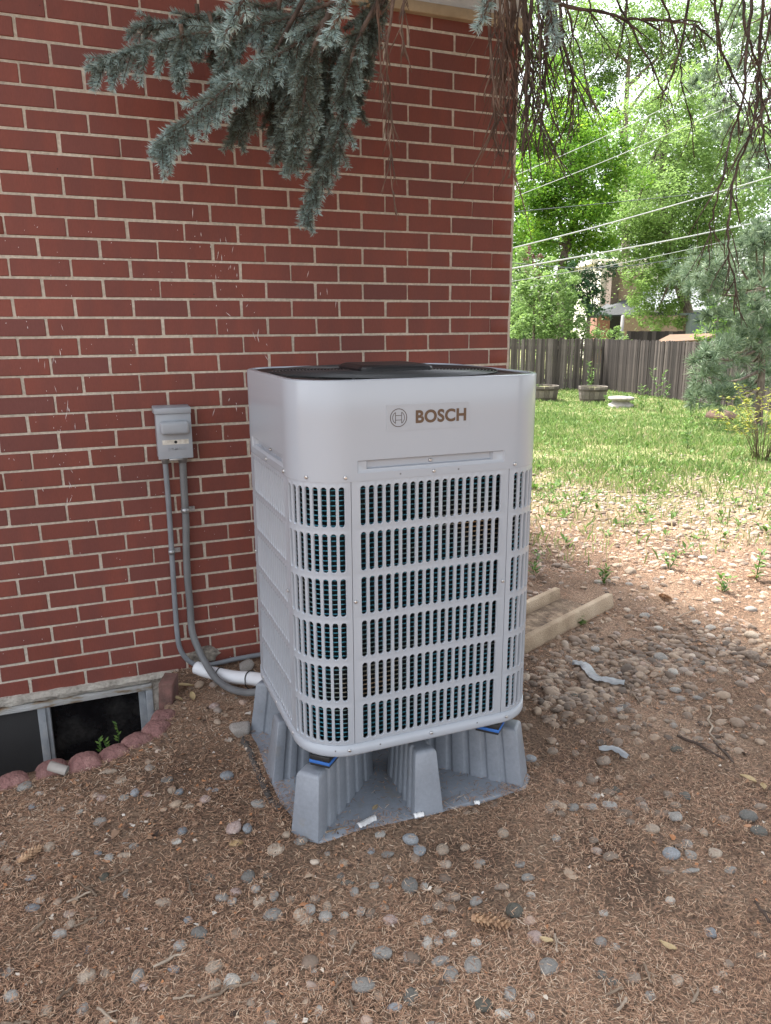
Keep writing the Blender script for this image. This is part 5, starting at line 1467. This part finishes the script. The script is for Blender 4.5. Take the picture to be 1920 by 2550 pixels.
tree('deciduous_tree', 'tall pale green tree filling the top behind the dead twigs', 'tree', 44, (1560, 930), [(1560, 700), (1555, 450), (1560, 250), (1570, 100)],
     [(1420, 120, 80), (1500, 160, 80), (1580, 110, 80), (1660, 180, 80), (1530, 235, 50), (1450, 230, 60), (1720, 110, 80), (1370, 200, 60), (1640, 40, 80), (1520, 50, 80), (1800, 170, 80), (1880, 110, 80), (1330, 120, 60), (1430, 20, 70), (1330, 30, 60), (1760, 20, 70), (1640, 270, 50)], 1900, .18, M['leaf_pale'], 103, .3)
tree('leafy_shrub', 'light green bushy shrubs rising over the grey fence', 'shrub', 22.5, (1370, 960), [(1370, 850), (1372, 760)],
     [(1310, 760, 42), (1350, 735, 45), (1395, 765, 45), (1440, 795, 38), (1305, 820, 38), (1360, 815, 42), (1415, 828, 34), (1335, 695, 32), (1290, 700, 30), (1460, 838, 24), (1500, 845, 20), (1300, 660, 30), (1375, 700, 34), (1420, 740, 34), (1320, 890, 34), (1380, 900, 34), (1440, 900, 34), (1500, 905, 30), (1550, 850, 16), (1285, 745, 34), (1290, 790, 34), (1330, 770, 38), (1380, 740, 36), (1345, 845, 30), (1400, 850, 30), (1450, 850, 26), (1500, 830, 20), (1530, 840, 18)], 2300, .09, M['leaf_pale'], 104, .06)
tree('leafy_shrub', 'dark green small tree left of the neighbour house', 'tree', 25, (1462, 930), [(1465, 800), (1468, 720)],
     [(1470, 690, 36), (1480, 735, 34), (1445, 715, 30), (1465, 775, 28), (1400, 700, 28), (1490, 680, 26), (1480, 765, 24), (1430, 690, 30), (1440, 760, 30)], 2100, .11, M['leaf_dark'], 105, .09)
tree('leafy_shrub', 'maroon-leaved small tree by the house corner', 'tree', 23, (1330, 900), [(1330, 760), (1328, 660)], [(1322, 655, 22), (1335, 690, 16), (1345, 725, 14), (1318, 625, 12)], 1500, .10, M['leaf_maroon'], 106, .05, limbs=3)
tree('leafy_shrub', 'yellow-green shrub behind the dark fence beside the pine', 'shrub', 18.5, (1785, 940), [(1785, 850), (1788, 790)], [(1790, 790, 26), (1765, 815, 22), (1805, 830, 26), (1840, 800, 24), (1740, 835, 14)], 1300, .09, M['leaf_bright'], 107, .05, limbs=4)
o_V = []
V, F, A = crown_leaves([(u, v, 70) for u in range(1280, 1960, 75) for v in (360, 470, 580, 680, 760) if (u, v) not in ((1580, 360),)] + [(u, v, 46) for u in range(1270, 1960, 40) for v in (800, 840)] + [(1290, 860, 40), (1400, 850, 40), (1800, 850, 50), (1900, 850, 60), (1900, 700, 60)] + [(u, v, 75) for u in range(820, 1280, 80) for v in (330, 450, 570, 680, 770, 840)] + [(u, v, 75) for u in range(1990, 2400, 90) for v in (330, 450, 570, 680, 770, 840)], 62, 600, .42, 108, 4)
o = heavy('distant_woodland', V, F, M['far_leaf'], None, {'rnd': A}); tag(o, 'far green foliage closing the view behind the trees', 'woodland', kind='stuff')
def pine(name, lb, d, base, trunk, cl, tuft, nl, mat, seed, grp):
    b = at(*base, d=d); g = float(gz(b[0], b[1], False)); t = tag(empty(name, (b[0], b[1], g)), lb, 'tree', grp)
    r = np.random.default_rng(seed); rw = random.Random(seed)
    P = [np.array([b[0], b[1], g - .2])] + [at(u, v, d=d) for u, v in trunk]; SP = spline(P, 5); mb = MB()
    mb.tube(SP, [.07 * (1 - .7 * i / len(SP)) for i in range(len(SP))], 8)
    C, D_, A_ = [], [], []
    for (u, v, rp) in cl:
        c0 = at(u, v, d=d + rw.uniform(-.9, .9)); R_ = rp * d / FPX
        s = min(SP, key=lambda q: abs(q[2] - c0[2] - .1))
        mb.tube(spline([s, (s + c0) / 2 + np.array([0, 0, -.12]), c0], 4), [.03 * (1 - .08 * i) for i in range(9)], 5)
        for k in range(tuft):
            o_ = c0 + r.normal(0, .5, 3) * R_ * np.array([1, 1, .75])
            ax = o_ - (c0 - np.array([0, 0, .35 * R_])); ax = ax / np.linalg.norm(ax)
            q = r.normal(0, 1, (34, 3)); q /= np.linalg.norm(q, axis=1, keepdims=True)
            dv = ax * .75 + q * .8; dv /= np.linalg.norm(dv, axis=1, keepdims=True)
            ll = nl * r.uniform(.7, 1.15, 34)
            C.append(o_ + dv * (ll / 2)[:, None]); D_.append(dv * ll[:, None]); A_.append(np.clip(r.beta(2, 2, 34) + rw.uniform(-.2, .2), 0, 1))
    rel(mb, t, 'trunk', M['bark'])
    C = np.concatenate(C); D_ = np.concatenate(D_); A_ = np.concatenate(A_); n = len(C)
    s = np.cross(D_, r.normal(0, 1, (n, 3))); s /= np.linalg.norm(s, axis=1, keepdims=True); w = s * (.00042 * d)
    V = np.stack([C - D_ / 2 - w * .6, C - D_ / 2 + w * .6, C + w, C + D_ / 2, C - w], 1).reshape(-1, 3) - np.array(t.location)
    heavy('needles', V, (np.arange(n) * 5)[:, None] + np.arange(5)[None], mat, t, {'rnd': A_})
pine('pine_tree', 'grey-green long-needled pine at the right edge before the fence', 12.5, (1895, 1010), [(1896, 940), (1897, 880), (1899, 800), (1903, 720)],
     [(1700, 685, 40), (1755, 668, 45), (1830, 640, 45), (1890, 650, 45), (1740, 715, 34), (1800, 700, 36), (1875, 740, 45), (1830, 790, 40), (1885, 830, 50), (1790, 870, 50), (1850, 890, 55), (1760, 940, 42), (1830, 960, 45), (1905, 930, 45), (1905, 590, 40), (1750, 890, 35), (1840, 840, 40), (1740, 985, 25), (1800, 985, 30), (1900, 700, 45), (1905, 780, 45), (1900, 880, 45), (1880, 600, 36), (1780, 780, 36)],
     26, .17, M['pine_needle'], 111, 'pines at the right')
pine('pine_tree', 'farther pine whose boughs show behind the twigs at top right', 21, (1960, 930), [(1955, 700), (1940, 400), (1925, 150), (1920, 0)],
     [(1850, 150, 60), (1900, 250, 65), (1870, 380, 55), (1800, 250, 45), (1910, 60, 60), (1760, 200, 35), (1900, 420, 60), (1820, 330, 40), (1830, 60, 50)], 24, .22, M['pine_needle'], 112, 'pines at the right')

# ------------------------------------------------------------------ neighbouring buildings
RH = np.array([CR[0], CR[1], 0]); RH /= np.linalg.norm(RH); BH = np.array([-RH[1], RH[0], 0])
def fbox(u0, u1, v0, v1, d, dep):
    """upright box facing the garden, its front at forward depth d"""
    c0, c1 = at(u0, v1, d=d), at(u1, v0, d=d)
    w = (c1 - c0) @ RH; h = c1[2] - c0[2]
    vs = [c0 + RH * a + BH * b + np.array([0, 0, 1]) * c for c in (0, h) for b in (0, dep) for a in (0, w)]
    return MB().add(vs, [(0, 2, 3, 1), (4, 5, 7, 6), (0, 1, 5, 4), (1, 3, 7, 5), (3, 2, 6, 7), (2, 0, 4, 6)])
nb = tag(empty('neighbour_house', tuple(at(1560, 880, d=36))), 'neighbour house with brown chimney and dark lower roof behind the fence', 'house')
rel(fbox(1482, 1640, 655, 930, 37, 5), nb, 'wall', M['siding'])
rel(fbox(1474, 1650, 645, 656, 36.6, 6), nb, 'fascia', M['siding'])
rel(fbox(1508, 1526, 676, 930, 36, .9), nb, 'chimney', M['chimney'])
rel(fbox(1526.3, 1584, 680, 930, 36.1, .8), nb, 'brick_bay', M['tan_brick'])
rel(fbox(1478, 1510, 786, 930, 34.5, 1.6), nb, 'brick_wall', M['red_brick_far'])
rel(fbox(1545, 1690, 786, 930, 34.5, 1.6), nb, 'brick_wall', M['tan_brick'])
rel(fbox(1510.3, 1544.7, 788, 930, 34.7, 1.4), nb, 'dark_opening', M['black'])
a, b, c, d_ = at(1470, 785, d=34.2), at(1760, 779, d=34.2), at(1700, 690, d=36.6), at(1530, 742, d=36.6)
rel(MB().add([a, b, c, d_, a - (0, 0, .12), b - (0, 0, .12), c - (0, 0, .12), d_ - (0, 0, .12)], [(0, 1, 2, 3), (7, 6, 5, 4), (0, 4, 5, 1), (1, 5, 6, 2), (3, 2, 6, 7), (0, 3, 7, 4)]), nb, 'lower_roof', M['slate_roof'])
a, b, c, d_ = at(1585, 772, d=34.1), at(1765, 772, d=34.1), at(1765, 705, d=35.8), at(1610, 705, d=35.8)
rel(MB().add([a, b, c, d_, a - (0, 0, .1), b - (0, 0, .1), c - (0, 0, .1), d_ - (0, 0, .1)], [(0, 1, 2, 3), (7, 6, 5, 4), (0, 4, 5, 1), (1, 5, 6, 2), (3, 2, 6, 7), (0, 3, 7, 4)]), nb, 'metal_roof', M['grey_roof'])
g0 = at(1500, 790, d=34.1)
rel(MB().tube([at(1498, 787, d=34.1), at(1499, 795, d=34.1), at(1508, 797, d=34.2), at(1510, 930, d=34.3)], .05, 8), nb, 'downpipe', M['black'])
cb = tag(empty('utility_cabinet', tuple(at(1730, 860, d=30))), 'dark green utility cabinet with two round holes behind the fence', 'cabinet')
rel(fbox(1712, 1750, 782, 900, 30, .5), cb, 'body', M['utility_green'])
rel(fbox(1708, 1754, 779, 785, 29.9, .7), cb, 'lid', M['utility_green'])
for u in (1721, 1735): rel(MB().tube([at(u, 796, d=29.99), at(u, 796, d=29.95)], .05, 12), cb, 'vent_hole', M['black'])
rel(fbox(1750.5, 1754, 776, 870, 29.8, .06), cb, 'pipe', M['zinc'])
bf = tag(empty('board_fence', tuple(at(1640, 900, d=27))), 'dark board fence farther back behind the dark picket section', 'fence')
for i in range(14):
    rel(fbox(1556 + 10.4 * i, 1565.6 + 10.4 * i, 824 + .4 * (i % 3), 900, 27, .03), bf, 'board', M['fence_dark'])
bf = tag(empty('board_fence', tuple(at(1400, 900, d=25))), 'pale grey board fence piece behind the grey pickets', 'fence')
for i in range(5): rel(fbox(1388 + 9 * i, 1396.4 + 9 * i, 828 + (i % 2), 900, 25, .03), bf, 'board', M['fence'])
sh = tag(empty('garden_shed', tuple(at(1690, 880, d=20))), 'low shed with rusty metal roof just over the dark fence', 'shed')
a, b, c, d_ = at(1630, 852, d=19.5), at(1745, 846, d=19.5), at(1790, 829, d=22), at(1668, 833, d=22)
rel(MB().add([a, b, c, d_, a - (0, 0, .06), b - (0, 0, .06), c - (0, 0, .06), d_ - (0, 0, .06)], [(0, 1, 2, 3), (7, 6, 5, 4), (0, 4, 5, 1), (1, 5, 6, 2), (3, 2, 6, 7), (0, 3, 7, 4)]), sh, 'roof', M['rust_roof'])
rel(fbox(1640, 1745, 856, 930, 19.7, 2.0), sh, 'wall', M['fence_dark'])
pp = at(1542, 900, d=23)
o = MB().tube([(0, 0, 0), (.005, 0, .9), (.02, 0, 1.60)], [.06, .055, .05], 10).lathe([(.05, 1.60), (.03, 1.625), (.001, 1.63)], (.02, 0, 0), 10).build('clothes_post', M['pole']); o.location = (pp[0], pp[1], float(at(1542, 787, d=23)[2]) - 1.6)
tag(o, 'bare grey post standing behind the fence corner', 'post')

# ------------------------------------------------------------------ overhead cables
CB = [('thin white overhead cable, highest of all', [(1250, 450), (1309, 426), (1521, 333), (1791, 202), (1960, 120)], 11, .007, 'cable_white'),
      ('thin white overhead cable, second from the top', [(1250, 503), (1290, 487), (1557, 380), (1842, 254), (1960, 200)], 11, .007, 'cable_white'),
      ('dark overhead cable, nearly level below the two top ones', [(1240, 531), (1286, 527), (1656, 491), (1960, 456)], 11, .008, 'cable_dark'),
      ('thick white service cable crossing above the chimney', [(1240, 627), (1284, 616), (1514, 557), (1775, 483), (1960, 428)], 10, .013, 'cable_white'),
      ('thickest white service cable just above the neighbour roof', [(1230, 676), (1280, 668), (1600, 611), (1760, 580), (1960, 538)], 10, .015, 'cable_white'),
      ('dark sagging cable passing under the thickest white one', [(1240, 648), (1280, 655), (1405, 666), (1497, 666), (1600, 658), (1767, 631), (1873, 603), (1960, 575)], 12, .011, 'cable_dark'),
      ('thin pale cable rising to the right over the pine', [(1240, 707), (1280, 700), (1447, 673), (1600, 645), (1807, 601), (1960, 566)], 12, .007, 'cable_white')]
for lb, pts, d, rad, mt in CB:
    P = spline([at(u, v, d=d + (u - 1250) / 250) for u, v in pts], 6)
    o = MB().tube(P, rad * .72, 6).build('overhead_cable', M[mt]); tag(o, lb, 'cable', 'overhead cables')

# ------------------------------------------------------------------ the spruce over the scene
TB = np.array([1.35, -2.75, .14])
spr = tag(empty('spruce_tree', tuple(TB)), 'blue spruce with drooping live boughs and bare dead twigs overhead', 'tree')
mb = MB(); mb.tube([TB - (0, 0, .2), TB + (0, 0, .6), TB + (.03, .02, 3), TB + (.02, 0, 7), TB + (0, 0, 10.5)], [.26, .2, .17, .11, .03], 14)
rel(mb, spr, 'trunk', M['bark'])
TL = Vector(TB)
nr_ = np.random.default_rng(71); rw = random.Random(71)
def needle_tris(axis_pts, dens, L_, tipv, base=.25):
    """needles round a shoot; returns triangle vertices and tone"""
    P = np.array(axis_pts); seg = np.linalg.norm(np.diff(P, axis=0), axis=1); tot = seg.sum()
    n = max(6, int(tot * dens)); t = nr_.uniform(0, 1, n); s = t * tot
    cs = np.concatenate([[0], np.cumsum(seg)]); i = np.clip(np.searchsorted(cs, s, 'right') - 1, 0, len(seg) - 1)
    f = ((s - cs[i]) / seg[i])[:, None]; c = P[i] * (1 - f) + P[i + 1] * f
    ax = (P[i + 1] - P[i]) / seg[i][:, None]
    q = nr_.normal(0, 1, (n, 3)); q -= ax * (q * ax).sum(1, keepdims=True); q /= np.linalg.norm(q, axis=1, keepdims=True)
    d = ax * nr_.uniform(.5, 1.1, (n, 1)) + q; d /= np.linalg.norm(d, axis=1, keepdims=True)
    d[:, 2] += .12; ll = L_ * nr_.uniform(.75, 1.1, n)
    sd = np.cross(d, nr_.normal(0, 1, (n, 3))); sd /= np.linalg.norm(sd, axis=1, keepdims=True)
    w = sd * .00105
    V = np.stack([c - w, c + w, c + d * (ll * .7)[:, None] + w * .7, c + d * ll[:, None], c + d * (ll * .7)[:, None] - w * .7], 1)
    return V, np.clip(base + tipv * t ** 1.5 + nr_.normal(0, .07, n), 0, 1)
def live_branch(pts, d, nlat, latlen, blue, L_=.017, drop=.4, rad=.007):
    P = spline([at(u, v, d=d + w) for (u, v), w in zip(pts, np.linspace(0, .05, len(pts)))], 6)
    mb = MB(); mb.tube(P, [rad * (1 - .75 * i / len(P)) + .001 for i in range(len(P))], 6)
    VV, AA = [], []
    v_, a_ = needle_tris(P[len(P) // 5:], 1900, L_, .35 + blue * .4, .15 + .3 * blue); VV.append(v_); AA.append(a_)
    n = len(P)
    for k in range(nlat):
        i = int(n * (.15 + .8 * (k + rw.random()) / nlat)); i = min(i, n - 2)
        t = P[i + 1] - P[i]; t /= np.linalg.norm(t)
        sg = 1 if k % 2 else -1
        side = np.cross(t, CW); side /= np.linalg.norm(side)
        dv = t * rw.uniform(.5, .9) + side * sg * rw.uniform(.35, .8) + CW * rw.uniform(-.45, .45) + np.array([0, 0, -1]) * drop * rw.uniform(.3, 1.2)
        dv /= np.linalg.norm(dv); ll = latlen * rw.uniform(.5, 1.15) * (1.15 - .6 * i / n)
        q = [P[i] + dv * ll * f + np.array([0, 0, -.10 * ll * f * f * drop * 2]) for f in (0, .33, .66, 1)]
        mb.tube(q, [.0026, .002, .0016, .001], 4)
        v_, a_ = needle_tris(q, 2000, L_, .25 + blue * .5, .10 + .32 * blue + rw.uniform(-.06, .1)); VV.append(v_); AA.append(a_)
        if rw.random() < .7:
            dv2 = dv + side * -sg * .5 + np.array([0, 0, -.3]); dv2 /= np.linalg.norm(dv2)
            q2 = [q[1] + dv2 * ll * .5 * f for f in (0, .5, 1)]; mb.tube(q2, [.0018, .0014, .001], 4)
            v_, a_ = needle_tris(q2, 2000, L_, .25 + blue * .5, .12 + .32 * blue); VV.append(v_); AA.append(a_)
    o = rel(mb, spr, 'live_branch', M['deadwood'])
    V = np.concatenate(VV); A = np.concatenate(AA); n = len(V)
    heavy('needles', V.reshape(-1, 3) - TB, (np.arange(n) * 5)[:, None] + np.arange(5)[None], M['needle_blue'], o, {'rnd': A})
LIVE = [([(1030, -70), (860, -5), (720, 45), (600, 70), (480, 85), (370, 112), (290, 145), (212, 175)], 2.35, 34, .13, .75),
        ([(1000, -60), (700, 10), (560, 40), (440, 60), (330, 65)], 2.45, 24, .11, .55),
        ([(900, -60), (800, 60), (690, 140), (600, 190), (540, 240), (470, 300), (420, 350), (392, 388)], 2.2, 34, .11, .75),
        ([(980, -60), (900, 80), (865, 190), (850, 300), (825, 390), (785, 470), (755, 562)], 2.25, 32, .10, .5),
        ([(900, -40), (780, 90), (740, 200), (720, 300), (700, 390)], 2.3, 24, .11, .25),
        ([(860, -30), (830, 90), (815, 200), (800, 330), (790, 400)], 2.35, 26, .10, .2),
        ([(760, -10), (690, 120), (640, 200), (610, 270), (590, 345)], 2.3, 22, .10, .2),
        ([(820, 30), (770, 150), (755, 260), (740, 340), (733, 400)], 2.15, 22, .10, .25),
        ([(950, -20), (905, 60), (890, 170), (892, 290)], 2.4, 18, .08, .1),
        ([(700, -20), (690, 60), (700, 150), (690, 230)], 2.4, 18, .10, .3),
        ([(520, 30), (535, 90), (535, 165)], 2.4, 9, .06, .15), ([(450, 60), (455, 120), (442, 205)], 2.35, 10, .07, .55), ([(490, 10), (495, 70), (488, 140)], 2.45, 10, .07, .3),
        ([(620, 20), (580, 90), (560, 150), (540, 215)], 2.3, 12, .08, .4), ([(660, 150), (680, 260), (690, 330)], 2.35, 12, .09, .15),
        ([(1000, -40), (935, 30), (915, 100), (905, 180)], 2.3, 14, .08, .15),
        ([(635, -60), (590, 35), (553, 97)], 1.75, 6, .035, 1.0), ([(885, -60), (845, 35), (808, 102)], 1.7, 6, .035, 1.0), ([(1245, -60), (1215, 10), (1187, 74)], 1.8, 5, .03, 1.0), ([(1350, -60), (1368, 30), (1386, 112)], 1.8, 7, .04, .95)]
for pts, d, nl, ll, bl in LIVE:
    near = d < 2
    live_branch(pts, d, nl if near else int(nl * 1.9), ll, bl, .023 if near else .0195, .25 if near else .55)
def dead_branch(pts, d, nside, slen, rad=.0042, spread=.5, jd=.06, sc=.72, mat='deadwood'):
    P = spline([at(u, v, d=d + rw.uniform(-jd, jd)) for u, v in pts], 5); n = len(P); mb = MB()
    P = [p + nr_.normal(0, .0022, 3) for p in P]
    rad = rad * sc
    mb.tube(P, [rad * (1 - .65 * i / n) * rw.uniform(.8, 1.3) for i in range(n)], 5)
    for k in range(nside):
        i = rw.randrange(1, n - 1); t = P[i + 1] - P[i]; t /= np.linalg.norm(t)
        side = CR * rw.choice((-1, 1)) * rw.uniform(.3, 1) * spread + CW * rw.uniform(-.5, .5) * spread
        dv = t * rw.uniform(.4, .9) + side + np.array([0, 0, -1]) * rw.uniform(.2, .7); dv /= np.linalg.norm(dv)
        ll = slen * rw.uniform(.4, 1.2); c1 = nr_.normal(0, .10, 3)
        q = [P[i] + dv * ll * f + c1 * ll * f * f + np.array([0, 0, -.15 * ll * f * f]) for f in (0, .25, .5, .75, 1)]
        r0 = rad * rw.uniform(.35, .55)
        mb.tube(q, [r0, r0 * .85, r0 * 1.05, r0 * .6, r0 * .45], 4)
        if rw.random() < .6:
            j = rw.choice((1, 2, 3)); dv2 = dv + CR * rw.uniform(-.8, .8) + np.array([0, 0, -.2]); dv2 /= np.linalg.norm(dv2)
            l2 = ll * rw.uniform(.25, .6); mb.tube([q[j], q[j] + dv2 * l2 * .5, q[j] + dv2 * l2 + np.array([0, 0, -.1 * l2])], [r0 * .6, r0 * .5, r0 * .35], 4)
    rel(mb, spr, 'dead_branch', M[mat])
dead_branch([(985, -40), (965, 120), (975, 260), (970, 380), (985, 530)], 2.2, 26, .075, .0042, .45, sc=1.0, mat='dry_twig')
dead_branch([(1015, -40), (1000, 60), (1012, 150)], 2.2, 14, .07, .0045, .45, sc=1.0, mat='dry_twig')
dead_branch([(935, -40), (948, 150), (962, 250), (968, 330)], 2.25, 20, .06, .004, .45, sc=1.0, mat='dry_twig')
for k in range(26):
    x0 = 1225 + 7 * k + rw.uniform(-8, 8); x1 = x0 + rw.uniform(-30, 60) * (.3 + k / 20)
    y1 = rw.uniform(260, 490) * (1 - .25 * abs(k - 12) / 14)
    dead_branch([(x0, -50), (x0 + (x1 - x0) * .25 + rw.uniform(-12, 12), y1 * .3), (x0 + (x1 - x0) * .6 + rw.uniform(-12, 12), y1 * .65), (x1, y1)], 2.35 + .03 * (k % 5), 9, .16, .0040 if k % 4 else .0075, .6, sc=.9, mat='dry_twig' if k < 9 else 'deadwood')
for pts, r0, ns, sl_ in (([(1330, -10), (1440, 22), (1530, 38), (1600, 50), (1700, 55), (1760, 78)], .008, 12, .10), ([(1560, -30), (1555, 60), (1530, 150)], .006, 7, .08), ([(1520, -30), (1590, 100), (1640, 200), (1652, 238), (1632, 242)], .0048, 9, .10), ([(1640, -30), (1690, 120), (1700, 220), (1722, 310), (1729, 390)], .0048, 12, .10),
        ([(1720, -30), (1690, 140), (1660, 215), (1640, 238)], .006, 9, .10), ([(1600, 45), (1660, 50), (1740, 60), (1745, 120)], .005, 7, .09), ([(1460, -30), (1480, 60), (1530, 140)], .0038, 8, .08), ([(1640, 60), (1650, 120), (1642, 175)], .003, 4, .06),
        ([(1880, -40), (1860, 120), (1850, 250), (1820, 330), (1800, 450), (1770, 560), (1762, 625)], .0065, 18, .12), ([(1905, -40), (1890, 150), (1880, 290), (1832, 430), (1815, 560), (1815, 640), (1832, 700), (1826, 785)], .0075, 22, .13),
        ([(1780, -40), (1790, 100), (1830, 200), (1880, 290), (1930, 330)], .0065, 12, .12), ([(1850, -40), (1855, 60), (1890, 180), (1900, 330), (1915, 420)], .007, 14, .13), ([(1800, -40), (1785, 130), (1800, 210), (1850, 280)], .0045, 10, .10), ([(1925, 20), (1900, 140), (1870, 230), (1850, 330)], .006, 14, .11),
        ([(1760, -40), (1790, 60), (1800, 150)], .004, 8, .09), ([(1930, 200), (1890, 300), (1870, 360)], .005, 10, .10), ([(1815, 640), (1780, 690), (1765, 730)], .0024, 3, .04)):
    dead_branch(pts, 2.3 + rw.uniform(-.15, .25), ns, sl_, r0, .6)
# limbs leading from the trunk to the boughs, and the unseen crown, thickened low to block skylight
for e, z0 in ((at(1000, -60, d=2.3), 3.3), (at(1300, -50, d=2.4), 3.1), (at(1640, -40, d=2.3), 2.9), (at(1880, -40, d=2.3), 2.9)):
    s = TB + np.array([0, 0, z0]); m_ = (s + e) / 2 + np.array([0, 0, .35])
    rel(MB().tube(spline([s, m_, e], 8), [.035 * (1 - .045 * i) for i in range(17)], 8), spr, 'limb', M['bark'])
CC, DD, AA = [], [], []
for k in range(420):
    z = 3.0 + 7.2 * (k / 420) ** 1.7; a = rw.uniform(0, 6.28); Lm = (3.6 * (1 - (z - 3.0) / 7.8)) * rw.uniform(.75, 1.05)
    for q in range(70):
        f = rw.uniform(.2, 1); c = TB + np.array([math.cos(a) * Lm * f, math.sin(a) * Lm * f, z + .25 * f - .55 * f * f + .1]) + nr_.normal(0, .10 + .10 * f, 3)
        u_, v_ = pxy(c); 
        if (c - CAM) @ CW > 0 and -150 < u_ < 2080 and v_ > -90: continue
        dv = np.array([math.cos(a), math.sin(a), -.4]) + nr_.normal(0, .6, 3); CC.append(c); DD.append(dv / np.linalg.norm(dv)); AA.append(rw.random())
n = len(CC); L_ = nr_.uniform(.12, .26, n)
V, F = leaf_quads(np.array(CC) - TB, np.array(DD), nr_.normal(0, 1, (n, 3)), L_, L_ * .35)
heavy('crown', V, F, M['needle_blue'], spr, {'rnd': np.array(AA) * .6})
